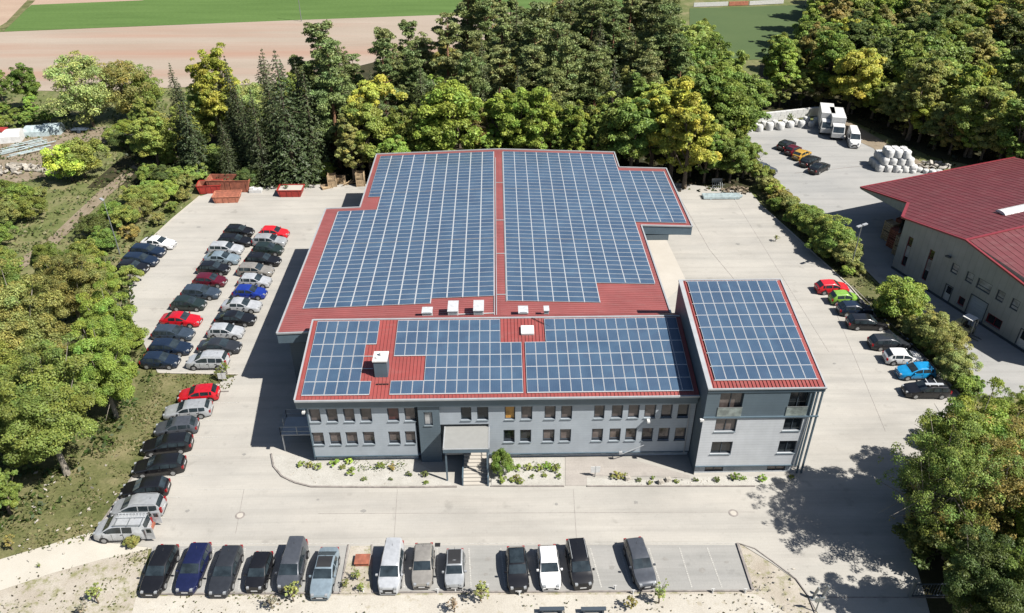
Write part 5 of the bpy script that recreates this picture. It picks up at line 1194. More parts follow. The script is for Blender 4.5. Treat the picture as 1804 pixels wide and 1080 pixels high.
def broad(name, H, R, z0, ncl, nlf, size, rag=.25, sq=1.0, lobes=5, trunk='bark', bare=.0, limbs=10, seed=0, cs=1.0, up=.35):
    g = np.random.default_rng(seed); Hc = (H - z0) / 2; zc = z0 + Hc
    ld = unit(g.normal(size=(lobes, 3))); la = g.uniform(-.3, .35, lobes)
    d = unit(g.normal(size=(ncl, 3))); d[:, 2] = np.where((d[:, 2] < -.5) & (g.random(ncl) < .6), -d[:, 2], d[:, 2])
    lob = 1 + (np.maximum(0, d @ ld.T) ** 3 @ la)
    rr = (g.uniform(.35, 1, ncl) ** .45) * lob * g.uniform(1 - rag, 1, ncl)
    wz = np.where(d[:, 2] < 0, .92, 1.0) * sq
    C = np.stack([d[:, 0] * rr * R, d[:, 1] * rr * R, zc + d[:, 2] * rr * Hc * wz], 1)
    cr = g.uniform(.13, .30, ncl) * R * (1.15 - .35 * rr) * cs
    ctint = g.uniform(.72, 1.2, ncl); chue = g.normal(0, .07, ncl)
    per = g.multinomial(nlf, cr ** 2 / (cr ** 2).sum()); idx = np.repeat(np.arange(ncl), per); n = len(idx)
    e = unit(g.normal(size=(n, 3)) + d[idx] * .55 + np.array([0, 0, .45])); rad = cr[idx] * g.uniform(.35, 1.08, n) ** .6
    P = C[idx] + e * rad[:, None] * np.array([1.15, 1.15, .8]); Nn = unit(e * .8 + g.normal(size=(n, 3)) * .6 + np.array([.25, -.1, .55]))
    sz = size * g.uniform(.6, 1.35, n); val = ctint[idx] * g.uniform(.7, 1.25, n)
    crown = cards_mesh(name + '_crown', P, Nn, sz, tintcol(n, chue[idx] + g.normal(0, .05, n), val), M['leaf'])
    m = MB(); tr = H * (.018 if cs > .6 else .011) + .05; top = Vector((g.uniform(-.3, .3), g.uniform(-.3, .3), zc + Hc * .45))
    pts = [Vector((0, 0, -.15)), Vector((g.uniform(-.1, .1), g.uniform(-.1, .1), z0 * .6)), Vector((top.x * .5, top.y * .5, zc - Hc * .3)), top]
    m.tube(pts, [tr * 1.25, tr, tr * .75, tr * .25], 8)
    o = np.argsort(-rr)[:limbs * 3][::3]
    for i in o[:limbs]:
        q = Vector(C[i]); t = g.uniform(.15, .7); a = pts[1].lerp(top, t); mid = a.lerp(q, .5) + Vector((0, 0, -.06 * (q - a).length + .25)); m.tube([a, mid, q], [tr * .42, tr * .26, tr * .08], 5)
        for j in range(2):
            q2 = mid + Vector(g.normal(size=3)) * R * .28; m.tube([mid, q2], [tr * .2, tr * .05], 4)
    return crown, m.me(name + '_trunk', M[trunk])
def spruce(name, H, R, nlev, nbr, ncard, size, seed=0):
    g = np.random.default_rng(seed); P, Nn, S, V_ = [], [], [], []
    m = MB(); m.tube([(0, 0, -.1), (0, 0, H * .5), (0, 0, H)], [H * .014 + .06, H * .009 + .03, .02], 7)
    for l in range(nlev):
        t = (l + .5) / nlev; z = H * (.05 + .95 * t); rl = R * (1 - t) ** .8 * (1 if t > .1 else .85) + .08
        nb = max(4, int(nbr * (1 - t * .6)))
        for b in range(nb):
            a = 2 * math.pi * (b + g.uniform(-.4, .4)) / nb + l * .7; L = rl * g.uniform(.7, 1.12); dr = .22 + .25 * (1 - t)
            k = max(3, int(ncard * (L / R))); s = g.uniform(.12, 1, k) ** .7
            ux, uy = math.cos(a), math.sin(a); w_ = g.normal(0, .11, k) * L * (1.1 - s * .6)
            x = ux * L * s - uy * w_; y = uy * L * s + ux * w_; zz = z - dr * L * s ** 1.3 + .10 * L * s ** 4 + g.normal(0, .05, k) - np.abs(w_) * .3
            P.append(np.stack([x, y, zz], 1)); Nn.append(unit(np.stack([ux * .55 + g.normal(0, .45, k), uy * .55 + g.normal(0, .45, k), .8 + g.normal(0, .3, k)], 1)))
            S.append(size * g.uniform(.6, 1.3, k) * (.75 + .25 * (1 - t))); V_.append(g.uniform(.65, 1.25, k) * g.uniform(.85, 1.15))
            if b % 3 == 0: m.tube([(0, 0, z), (ux * L * .8, uy * L * .8, z - dr * L * .7)], [.04, .01], 3)
    P, Nn, S, V_ = np.concatenate(P), np.concatenate(Nn), np.concatenate(S), np.concatenate(V_)
    return cards_mesh(name + '_crown', P, Nn, S, tintcol(len(P), g.normal(0, .06, len(P)), V_), M['needle'], .45), m.me(name + '_trunk', M['bark'])
def pine(name, H, R, zb, ncl, nlf, size, seed=0):
    g = np.random.default_rng(seed); m = MB(); lean = g.uniform(-.6, .6, 2); tr = .12 + H * .008
    def ax(z): return np.array([lean[0] * (z / H) ** 2, lean[1] * (z / H) ** 2, z])
    m.tube([Vector(ax(z)) for z in (-.1, H * .35, H * .7, H * .97)], [tr * 1.2, tr, tr * .6, .04], 7)
    z = zb + (H - zb) * g.random(ncl) ** .85; t = (z - zb) / (H - zb); a = g.uniform(0, 2 * math.pi, ncl)
    L = R * np.sqrt(np.maximum(.04, 1 - (t - .12) ** 2 * 1.05)) * g.uniform(.25, 1.05, ncl) * (1 - .35 * (t < .12)); C = np.array([ax(q) for q in z]); C[:, 0] += np.cos(a) * L; C[:, 1] += np.sin(a) * L; C[:, 2] += L * .12
    cr = g.uniform(.16, .32, ncl) * R * (1.2 - .4 * t); per = g.multinomial(nlf, cr ** 2 / (cr ** 2).sum()); idx = np.repeat(np.arange(ncl), per); n = len(idx)
    e = unit(g.normal(size=(n, 3)) + np.array([0, 0, .5])); P = C[idx] + e * (cr[idx] * g.uniform(.2, 1.1, n) ** .6)[:, None] * np.array([1.2, 1.2, .55]); Nn = unit(e + g.normal(size=(n, 3)) * .8)
    ct = g.uniform(.75, 1.25, ncl); ch = g.normal(-.04, .06, ncl)
    for i in range(0, ncl, 3): m.tube([Vector(ax(z[i] * .97)), Vector(C[i])], [.05, .02], 3)
    for i in range(7): zz = zb * g.uniform(.45, 1); aa = g.uniform(0, 6.28); l_ = R * g.uniform(.3, .7); m.tube([Vector(ax(zz)), Vector(ax(zz)) + Vector((math.cos(aa) * l_, math.sin(aa) * l_, g.uniform(-.3, .5)))], [.035, .01], 3)
    return cards_mesh(name + '_crown', P, Nn, size * g.uniform(.6, 1.3, n), tintcol(n, ch[idx], ct[idx] * g.uniform(.7, 1.25, n)), M['needle'], .5), m.me(name + '_trunk', M['bark_pine'])

PR = {'broad': [broad('broadleaf%d' % i, 12, [4.0, 3.5, 4.4, 3.2, 3.8][i], [.8, .6, 1, .5, 1.2][i], [110, 90, 130, 90, 110][i], 19000, .165, cs=.85, rag=.35, seed=20 + i) for i in range(5)],
      'tall': [broad('tallleaf%d' % i, 15, [3.2, 3.6, 2.9][i], [1.2, 2, .9][i], 150, 19000, .165, cs=.85, rag=.35, seed=40 + i) for i in range(3)],
      'willow': [broad('willow%d' % i, 10, 4.2, .5, 110, 15000, .13, rag=.4, seed=50 + i) for i in range(2)],
      'bush': [broad('bush%d' % i, 3, [1.7, 2.1, 1.5, 1.9][i], .1, [44, 54, 38, 60][i], 6000, .105, rag=.35, limbs=5, seed=60 + i) for i in range(4)],
      'near': [broad('near%d' % i, 14, [5.0, 5.6, 4.6][i], [1.2, 2, 1.0][i], [190, 220, 170][i], 85000, .105, rag=.6, lobes=12, cs=.78, trunk='bark_pale', limbs=16, seed=70 + i) for i in range(3)],
      'bare': [broad('bare0', 15, 5.6, 1.2, 420, 44000, .085, rag=.75, lobes=12, cs=.5, trunk='bark_pale', limbs=70, seed=80)],
      'bigbush': [broad('bigbush%d' % i, 5, [2.7, 3.1][i], .1, 90, 16000, .11, rag=.35, limbs=6, seed=90 + i) for i in range(2)],
      'spruce': [spruce('spruce%d' % i, 18, [4.0, 3.5, 4.6][i], 34, 15, 40, .21, seed=100 + i) for i in range(3)],
      'pine': [pine('pine%d' % i, 20, [3.0, 3.4, 2.6, 3.1][i], [2.5, 4, 2, 5][i], [120, 130, 105, 120][i], 15000, .20, seed=110 + i) for i in range(4)],
      'sapling': [broad('sapling%d' % i, 3, .95, .3, 46, 1100, .075, rag=.7, cs=.6, limbs=14, seed=150 + i) for i in range(3)],
      'herb': [broad('herb%d' % i, .8, .55, .02, 16, 420, .07, rag=.4, limbs=3, seed=130 + i) for i in range(3)]}
HT = {'broad': 12, 'tall': 15, 'willow': 10, 'bush': 3, 'near': 14, 'bare': 15, 'bigbush': 5, 'spruce': 18, 'pine': 20, 'herb': .8, 'sapling': 3}
NM = {'broad': 'broadleaf_tree', 'tall': 'tall_broadleaf_tree', 'willow': 'willow_tree', 'bush': 'bush', 'near': 'large_broadleaf_tree', 'bare': 'thin_leaved_tree', 'bigbush': 'large_bush', 'spruce': 'spruce_tree', 'pine': 'pine_tree', 'herb': 'garden_shrub', 'sapling': 'sapling'}
LEAFC = {'spring': (.22, .31, .045), 'yellow': (.32, .36, .045), 'green': (.14, .225, .04), 'mid': (.185, .255, .05), 'deep': (.09, .135, .035), 'olive': (.215, .245, .07), 'rust': (.235, .215, .06), 'pale': (.24, .31, .10), 'fresh': (.20, .33, .05),
         'spruce': (.036, .056, .021), 'spruce2': (.05, .072, .027), 'pine': (.112, .15, .048), 'pine2': (.14, .172, .06), 'brown': (.20, .17, .10), 'grey': (.26, .24, .20), 'lime': (.30, .44, .05)}
def jit(c, a=.14):
    g_ = (c[0] + c[1] + c[2]) / 3; c = tuple((x * .86 + g_ * .14) * k_ for x, k_ in zip(c, (1.26, 1.17, .98))); f = 1 + rnd.uniform(-a, a); return (c[0] * f * (1 + rnd.uniform(-.08, .08)), c[1] * f, c[2] * f, 1)
def plant(kind, x, y, h, col, label, group=None, wide=1.0, z=0, cat=None, var=None):
    L = PR[kind]; crown, trunk = L[var if var is not None else rnd.randrange(len(L))]; s = h / HT[kind]
    r = empty(NM[kind], (x, y, z), rnd.uniform(0, 6.28)); r.scale = (s * wide, s * wide, s)
    tag(r, label, cat or ('bush' if 'bush' in kind else 'shrub' if kind in ('herb', 'sapling') else 'tree'), group)
    a = link('crown', crown, r); a.color = jit(LEAFC[col])
    if kind == 'near': a.color = (a.color[0] * .8, a.color[1] * .82, a.color[2] * .8, 1)
    link('trunk', trunk, r); return r
def plantpx(kind, px, py, h, col, label, group=None, wide=1.0, **k):
    x, y = G(px, py); return plant(kind, x, y, h, col, label, group, wide, **k)

# left of the yard: big trees over the strip between the lots
for a in [('near', 118, 835, 12.5, 'mid', 'tall tree with pale forked trunk on the left verge beside the black parked cars', 1.0),
          ('near', 35, 800, 11.5, 'mid', 'large leafy tree at the left picture edge level with the black parked cars', 1.05),
          ('near', 205, 735, 10.5, 'spring', 'large tree reaching over the verge beside the red and silver cars', .95),
          ('near', 75, 690, 13.5, 'olive', 'large loose crowned tree left of the one over the verge', 1.0),
          ('near', 215, 650, 9.5, 'spring', 'bright green tree hiding the blue cars at the foot of the middle row', .95),
          ('near', -30, 720, 12.5, 'green', 'large tree cut by the left picture edge', 1.0),
          ('near', 150, 590, 10, 'olive', 'yellowish green tree behind the bright one by the blue cars', 1.0),
          ('near', 30, 600, 11, 'mid', 'broad green tree near the left edge beside the dirt track', 1.05),
          ('near', 195, 545, 7.5, 'spring', 'small bright tree leaning over the short row of dark cars', .85),
          ('broad', 20, 905, 6.0, 'green', 'low dark tree at the left edge above the gravel road', 1.0),
          ('near', 100, 515, 7.5, 'mid', 'rounded tree beside the dirt track left of the short car row', .9)]:
    plantpx(*a[:6], 'large trees on the strip left of the yard', a[6])
# hedges and bushes left
BL = [(150, 465, 4.5, 'mid'), (190, 440, 4.2, 'green'), (170, 415, 4.2, 'deep'), (225, 400, 4.5, 'mid'), (250, 385, 4, 'olive'), (200, 385, 3.5, 'green'), (275, 365, 4.5, 'mid'), (300, 350, 4, 'spring'), (240, 360, 4, 'mid'), (262, 345, 3.6, 'green'), (330, 335, 3.5, 'olive'), (315, 320, 3.5, 'green'), (290, 322, 4, 'deep'),
      (262, 322, 4, 'mid'), (345, 318, 3.5, 'mid'), (362, 312, 3, 'olive'), (280, 395, 2.5, 'olive'), (305, 372, 2.2, 'mid'), (325, 352, 2.4, 'olive'), (232, 420, 2.6, 'rust'), (60, 385, 4.5, 'mid'), (20, 395, 5, 'olive'), (40, 360, 4.5, 'green'), (10, 350, 4, 'mid'), (75, 352, 3, 'olive'), (5, 430, 4, 'green'),
      (215, 262, 4, 'deep'), (200, 250, 3.5, 'mid'), (225, 240, 4, 'spring'), (250, 265, 4, 'green'), (275, 275, 4, 'mid'), (290, 265, 5, 'mid'), (265, 250, 4.5, 'mid'), (285, 240, 5, 'olive'), (255, 225, 4, 'mid'), (165, 265, 2.5, 'olive'), (300, 290, 3, 'mid'), (10, 225, 3, 'mid'), (50, 220, 3.5, 'green'), (30, 210, 3, 'mid'), (85, 215, 3, 'green'), (5, 200, 3, 'green'), (118, 205, 3, 'deep'),
      (350, 300, 3, 'mid'), (375, 322, 2, 'olive'), (8, 470, 4, 'mid'), (30, 480, 3, 'green'), (0, 540, 5, 'mid'), (50, 540, 5, 'mid'), (60, 575, 5, 'olive'), (228, 500, 3, 'mid'), (240, 610, 3, 'spring')]
for i, (px_, py_, h, c_) in enumerate(BL):
    where = 'beside the dirt track' if 130 < px_ < 260 and 330 < py_ < 480 else 'along the kerb of the left car park' if px_ > 255 and py_ > 330 else 'between the track and the left picture edge' if py_ > 335 else 'between the rubble heaps and the spruces' if px_ > 180 else 'behind the tarpaulin stacks'
    plantpx('bush' if h < 3.7 else 'bigbush', px_, py_, h * .74, c_, {'mid': 'green', 'deep': 'dark green', 'olive': 'olive', 'spring': 'bright green', 'rust': 'reddish'}.get(c_, c_) + (' low' if h < 3.7 else ' large') + ' bush ' + where, 'bushes ' + where, 1.15)
for a in [('bigbush', 128, 318, 6, 'lime', 'bright lime green bush standing alone beside the grass track'), ('bigbush', 152, 312, 6.2, 'mid', 'rounded green bush right behind the lime green one'),
          ('broad', 58, 195, 9, 'green', 'round dark green tree at the field edge upper left'), ('broad', 5, 178, 7, 'green', 'round green tree cut by the upper left edge'), ('broad', 62, 212, 5, 'fresh', 'small bright tree below the round dark one at the field edge'),
          ('willow', 165, 222, 13.5, 'pale', 'tall pale willow beside the dark trailer'), ('willow', 228, 212, 11.5, 'olive', 'olive willow right of the tall pale one'), ('willow', 265, 205, 9, 'mid', 'smaller green willow at the edge of the ploughed field'),
          ('bush', 235, 960, 1.0, 'olive', 'small weed clump beside the ladder van')]:
    plantpx(*a)
# spruces and the edge of the wood left of the hall
for a in [('spruce', 340, 300, 12.5, 'spruce', 'small dark spruce standing apart on the left', 1.0), ('tall', 398, 262, 17, 'yellow', 'tall yellow green tree behind the dark spruces', 1.0), ('spruce', 432, 290, 18, 'spruce', 'slim tall spruce right of the yellow green tree', .75),
          ('spruce', 470, 322, 15, 'spruce', 'dark spruce at the yard edge left of the broadest one', 1.0), ('spruce', 520, 318, 20.5, 'spruce', 'broadest and tallest dark spruce behind the left yard', 1.15), ('spruce', 560, 310, 17.5, 'spruce2', 'dark spruce right of the broadest one', 1.0),
          ('spruce', 495, 290, 19, 'spruce2', 'dark spruce half hidden behind the broadest one', .9), ('spruce', 410, 318, 10, 'spruce', 'low dark spruce behind the rusty skip', 1.1), ('tall', 365, 262, 11, 'fresh', 'fresh green tree between the lone spruce and the slim spruce', 1.0),
          ('pine', 600, 300, 20, 'pine', 'dark pine right of the spruce group', 1.0), ('pine', 590, 265, 21, 'pine', 'tall pine behind the crates by the hall', 1.1), ('bigbush', 575, 315, 3, 'spring', 'bright bush behind the wooden crates', 1.0),
          ('willow', 460, 262, 12, 'pale', 'pale thin tree between the slim spruce and the broad spruce', .8), ('bigbush', 378, 300, 4, 'mid', 'green bush at the foot of the spruces', 1.3), ('spruce', 545, 285, 17, 'spruce', 'spruce in the second row behind the wooden crates', .9),
          ('bigbush', 395, 305, 4, 'deep', 'dark bush beside the rusty skip', 1.3), ('bigbush', 440, 328, 3, 'deep', 'dark bush behind the white slabs', 1.2), ('spruce', 450, 305, 13, 'spruce2', 'spruce between the slim spruce and the broad one', 1.0)]:
    plantpx(a[0], a[1], a[2], a[3], a[4], a[5], None, a[6])
# first row behind the hall: broadleaf
for a in [(625, 282, 10, 'olive'), (655, 272, 12, 'mid'), (690, 268, 9, 'spring'), (722, 262, 10, 'mid'), (762, 262, 9.5, 'spring'), (800, 258, 14.5, 'spring'), (842, 258, 9.5, 'rust'), (880, 256, 12.5, 'spring'), (915, 254, 12, 'fresh'), (948, 256, 12.5, 'spring'), (985, 258, 9, 'green'), (1015, 262, 11, 'spring'),
          (1050, 264, 10, 'mid'), (1080, 262, 11.5, 'mid'), (1110, 270, 12.5, 'green'), (1145, 268, 14.5, 'yellow'), (1180, 282, 15.5, 'yellow'), (1122, 250, 14, 'green'), (1205, 300, 13, 'yellow'), (660, 250, 14, 'yellow'), (640, 262, 9, 'rust'), (700, 275, 7, 'fresh'), (860, 262, 7, 'fresh')]:
    px_, py_, h, c_ = a
    nb = 'left of the hall ridge' if px_ < 860 else 'right of the hall ridge' if px_ < 1040 else 'behind the right wing of the hall roof'
    plantpx(rnd.choice(['broad', 'tall', 'broad']), px_, py_ + 45 - (px_ - 860) ** 2 / 9000, h + 1.2, c_, {'mid': 'mid green', 'spring': 'spring green', 'green': 'green', 'fresh': 'fresh green', 'olive': 'olive', 'rust': 'rusty', 'yellow': 'yellow green'}[c_] + (' tall' if h > 12 else ' low' if h < 10 else '') + ' broadleaf tree ' + nb, 'broadleaf trees along the back of the hall ' + nb, 1.05)
for a in [(1215, 318, 8.5, 'mid'), (1240, 330, 8.5, 'green'), (1262, 322, 9, 'mid'), (1285, 330, 8, 'green'), (1308, 322, 7, 'mid'), (1255, 300, 9.5, 'green'), (1228, 296, 9, 'green'), (1292, 300, 7.5, 'mid'), (1318, 318, 5.5, 'mid'), (1275, 282, 8, 'mid'), (1210, 282, 12, 'mid')]:
    plantpx('broad', a[0], a[1] - 8, a[2], a[3], ('dark green' if a[3] == 'green' else 'green') + (' low' if a[2] < 8 else '') + ' leafy tree in the clump right of the hall, behind the pale beams', 'leafy clump right of the hall', 1.1)
# forest fill
def inpoly(x, y, P):
    r = False; j = len(P) - 1
    for i in range(len(P)):
        if (P[i][1] > y) != (P[j][1] > y) and x < (P[j][0] - P[i][0]) * (y - P[i][1]) / (P[j][1] - P[i][1]) + P[i][0]: r = not r
        j = i
    return r
def scatter(P, d, n=4000):
    xs = [p[0] for p in P]; ys = [p[1] for p in P]; out = []
    for _ in range(n):
        x, y = rnd.uniform(min(xs), max(xs)), rnd.uniform(min(ys), max(ys))
        if inpoly(x, y, P) and all((x - a) ** 2 + (y - b) ** 2 > d * d for a, b in out): out.append((x, y))
    return out
KW = {'pine': 'dark', 'pine2': 'grey green', 'spruce': 'dark', 'spruce2': 'dark', 'brown': 'brown half dead', 'grey': 'bare grey', 'mid': 'mid green', 'green': 'green', 'deep': 'deep green', 'yellow': 'yellow green', 'spring': 'spring green', 'rust': 'rust tinted', 'olive': 'olive', 'fresh': 'fresh green', 'pale': 'pale green'}
def forest(P, d, table, zone, hs, wide=1.05):
    for x, y in scatter(P, d):
        kind, col, h0, h1 = rnd.choices([t[:4] for t in table], [t[4] for t in table])[0]
        h = rnd.uniform(h0, h1) * hs(x, y)
        xr = x * cyw - y * syw; yr = x * syw + y * cyw; d_ = yr * cp + (CAMH - h) * sp; tx_ = 902 + F * xr / d_; ty_ = 540 - F * ((h - CAMH) * cp + yr * sp) / d_
        lim = np.interp(tx_, [560, 600, 700, 760, 800, 1190, 1215, 1260, 1300, 1345, 1365, 1400, 1450, 1480], [75, 60, 35, 12, -90, -90, 0, 45, 85, 120, 80, 40, 15, -90])
        if ty_ < lim:
            if ty_ < lim - 45: continue
            h *= .86
        w_ = {'pine': 'pine', 'spruce': 'spruce'}.get(kind, 'broadleaf tree')
        lab = f'{KW[col]} {w_} {zone}'
        plant(kind, x, y, h, col, lab, lab.replace(w_, w_ + 's') if False else f'{KW[col]} {w_}s {zone}', wide * rnd.uniform(.9, 1.12))
A_ = [(-34, 127), (22, 126), (33, 132), (30, 150), (36, 172), (18, 182), (0, 172), (-16, 150), (-34, 140)]
forest(A_, 4.5, [('pine', 'pine', 15, 23, 5), ('pine', 'pine2', 15, 22, 4), ('spruce', 'spruce2', 15, 19, 1), ('pine', 'brown', 17, 20, .5), ('tall', 'olive', 12, 15, .8), ('tall', 'mid', 12, 16, .7), ('bare', 'grey', 14, 17, .35)], 'in the wood behind the hall', lambda x, y: .95)
B2 = [(24, 128), (37, 120), (43, 132), (41, 160), (46, 172), (38, 176), (31, 155)]
forest(B2, 5.2, [('broad', 'mid', 12, 15, 3), ('broad', 'green', 12, 15, 3), ('tall', 'spring', 13, 16, 1), ('broad', 'yellow', 10, 13, .6)], 'between the hall and the sports pitch', lambda x, y: 1.0)
C2 = [(-60, 119), (-36, 121), (-30, 135), (-46, 140), (-60, 132)]
forest(C2, 6.5, [('spruce', 'spruce', 13, 17, 2), ('broad', 'mid', 8, 11, 1)], 'behind the spruce group on the left', lambda x, y: 1.0)
D_ = [G(1345, 186), G(1440, 190), G(1500, 203), G(1560, 236), G(1600, 262), G(1655, 282), G(1760, 300), G(1900, 330), (150, 108), (175, 160), (165, 250), (80, 245), (66, 195), (53, 172)]
forest(D_, 5.6, [('broad', 'mid', 12, 15, 2.2), ('tall', 'olive', 13, 17, 2), ('broad', 'green', 12, 15, 1.5), ('tall', 'spring', 12, 16, 2.4), ('tall', 'rust', 12, 16, 1.5), ('pine', 'pine', 18, 22, 1.2), ('broad', 'yellow', 10, 14, 1.6), ('tall', 'deep', 13, 16, 1.5)], "in the wood behind the neighbour's yard", lambda x, y: 1.0 if y < 190 else 1.15, 1.2)
for px_, py_, h, c_ in [(1500, 200, 7, 'olive'), (1535, 208, 8, 'spring'), (1565, 222, 8, 'olive'), (1592, 238, 7, 'rust'), (1618, 250, 8.5, 'yellow'), (1645, 262, 8, 'olive'), (1672, 272, 7.5, 'rust'), (1700, 276, 9, 'spring'), (1728, 282, 8.5, 'olive'), (1758, 288, 9, 'mid'), (1790, 296, 8.5, 'olive'), (1822, 302, 9, 'mid'), (1345, 190, 6, 'mid'), (1372, 188, 7, 'olive'), (1410, 186, 8, 'mid'), (1445, 188, 7, 'rust'), (1322, 196, 4, 'pale'), (1300, 205, 3.5, 'mid')]:
    plantpx('broad', px_, py_, h, c_, KW[c_] + (' low' if h < 8 else '') + " tree on the front edge of the wood, behind the " + ('bags' if px_ < 1460 else 'vans' if px_ < 1560 else 'bulk bag stack'), "trees on the front edge of the right wood", 1.25)
# hedge between the yards
for px_, py_, h, c_ in [(1352, 338, 2.6, 'olive'), (1362, 350, 2.6, 'spring'), (1375, 362, 2.4, 'rust'), (1385, 372, 2.8, 'olive'), (1398, 385, 3, 'olive'), (1408, 396, 3.2, 'mid'), (1420, 405, 3.4, 'green'), (1434, 418, 3.6, 'mid'), (1445, 428, 4, 'mid'), (1460, 442, 4.4, 'mid'), (1474, 455, 4.4, 'green'), (1486, 466, 3.6, 'olive'), (1392, 395, 2, 'green'), (1450, 450, 3, 'mid'),
                        (1340, 322, 3.2, 'mid'), (1505, 482, 1.6, 'olive'), (1492, 486, 1.5, 'spring'), (1368, 372, 2, 'green')]:
    plantpx('bigbush' if h > 3.3 else 'bush', px_, py_, h, {'mid': 'mid'}.get(c_, c_), {'mid': 'green', 'green': 'deep green', 'rust': 'reddish', 'olive': 'olive', 'spring': 'bright green'}[c_] + (' tall' if h > 3.3 else ' low') + ' hedge bush between the hall yard and the works hall', 'hedge bushes between the yards', 1.15)
for a in [('bigbush', 1579, 562, 5.0, 'spring', 'round bright green tree-like bush beside the black estate', 1.0), ('bigbush', 1636, 606, 4.2, 'olive', 'loose olive bush before the roller door', 1.05), ('willow', 1662, 640, 4.6, 'olive', 'feathery olive bush beside the forklift', 1.1), ('bigbush', 1676, 668, 3.4, 'pale', 'pale feathery bush above the sky blue car', 1.0),
          ('bush', 1648, 632, 2.6, 'mid', 'green low bush behind the white hatchback', 1.2), ('bush', 1702, 694, 2.4, 'green', 'dark low bush at the end of the hedge strip', 1.1), ('bush', 1600, 592, 2.2, 'olive', 'low olive bush behind the charcoal estate', 1.2), ('bush', 1690, 690, 2.4, 'mid', 'green low bush near the end of the hedge strip', 1.0),
          ('bush', 1555, 556, 1.6, 'deep', 'dark low bush left of the round bright green one', 1.3), ('bush', 1622, 615, 1.8, 'mid', 'low bush behind the white hatchback roof', 1.2)]:
    plantpx(*a[:6], None, a[6])
# corner trees lower right
for a in [('bigbush', 1648, 905, 4.4, 'deep', 'dark low thicket at the upper foot of the corner trees', 1.5), ('bigbush', 1662, 985, 4.2, 'deep', 'dark low thicket beside the sliding gate', 1.6), ('bigbush', 1740, 1000, 5.0, 'green', 'dark thicket between the corner trees', 1.6), ('bigbush', 1690, 905, 4.6, 'deep', 'dark thicket behind the trunks of the corner trees', 1.6)]:
    plantpx(*a[:6], None, a[6])
for a in [('near', 1650, 925, 13.5, 'spring', 'bright green tree at the upper end of the corner group', .85), ('bare', 1690, 965, 13.5, 'rust', 'thin brownish tree with pale bare branches in the corner group', 1.0), ('near', 1790, 1040, 11, 'fresh', 'fresh green tree at the lower right picture corner', .8), ('bare', 1622, 965, 14.5, 'mid', 'loose green tree nearest the paving in the corner group', .85),
          ('near', 1790, 880, 11, 'mid', 'broad green tree at the right edge behind the brownish one', .95), ('near', 1740, 1120, 9, 'green', 'dark tree rising from below the lower right corner', .9), ('near', 1780, 790, 6.5, 'spring', 'low bright tree at the right edge above the corner group', .9), ('bare', 1760, 960, 13, 'rust', 'second brownish thin tree right of the one with pale branches', .9),
          ('near', 1700, 1125, 9.5, 'deep', 'dark tree added below the bottom edge to shade the sliding gate', .9), ('near', 1840, 980, 12, 'mid', 'green tree cut by the right picture edge', .9), ('near', 1690, 860, 9.5, 'spring', 'bright low tree above the thin brownish tree', .75), ('bigbush', 1720, 800, 3.5, 'lime', 'lime bush above the corner trees', 1.3), ('bigbush', 1665, 790, 3, 'yellow', 'yellow green bush at the yard edge above the corner trees', 1.2)]:  # the deep coloured tree is added to throw shade over the sliding gate
    plantpx(*a[:6], 'trees in the lower right corner' if 'bush' not in a[0] else None, a[6])
# planting in front of the wing
plantpx('bigbush', 884, 838, 3.0, 'green', 'tall dark green shrub right beside the entrance stairs', None, .62)
for i, (px_, py_, h, c_) in enumerate([(912, 828, .8, 'fresh'), (930, 826, .8, 'pale'), (948, 828, .8, 'mid'), (965, 826, .9, 'fresh'), (980, 828, .9, 'mid'), (910, 845, .7, 'olive'), (938, 842, .5, 'mid'), (960, 840, .5, 'mid'), (985, 842, .6, 'green'), (915, 850, .7, 'mid'), (885, 848, .8, 'mid'), (903, 848, .6, 'mid'),
                                     (590, 820, .9, 'fresh'), (605, 826, .6, 'olive'), (560, 825, .8, 'pale'), (545, 822, .7, 'olive'), (620, 835, .9, 'mid'), (615, 815, .7, 'lime'), (672, 824, .8, 'mid'), (690, 826, .7, 'rust'), (720, 838, .6, 'deep'), (748, 838, .7, 'deep'), (642, 846, .5, 'mid'), (688, 846, .4, 'deep'), (530, 820, .7, 'mid'), (752, 852, .5, 'mid'),
                                     (1225, 848, .5, 'deep'), (1262, 848, .6, 'deep'), (1296, 844, .9, 'green'), (1310, 844, .5, 'fresh'), (1343, 846, .8, 'fresh'), (1125, 848, .5, 'deep'), (1145, 852, .5, 'olive'), (1085, 842, .9, 'olive'), (1100, 842, .7, 'olive'), (1192, 850, .5, 'mid'), (1150, 843, .4, 'green'), (1395, 842, .5, 'mid')]):
    pos = 'right of the entrance stairs' if 860 < px_ < 1000 else 'in the gravel bed left of the stairs' if px_ < 860 else 'in the narrow bed before the tower'
    plantpx('herb', px_, py_, h * .68, c_, {'fresh': 'fresh green', 'pale': 'pale green', 'mid': 'green', 'olive': 'olive', 'green': 'deep green', 'lime': 'lime', 'rust': 'reddish', 'deep': 'dark'}[c_] + (' taller' if h > .75 else ' small') + ' garden shrub ' + pos, 'garden shrubs ' + pos, 1.3)
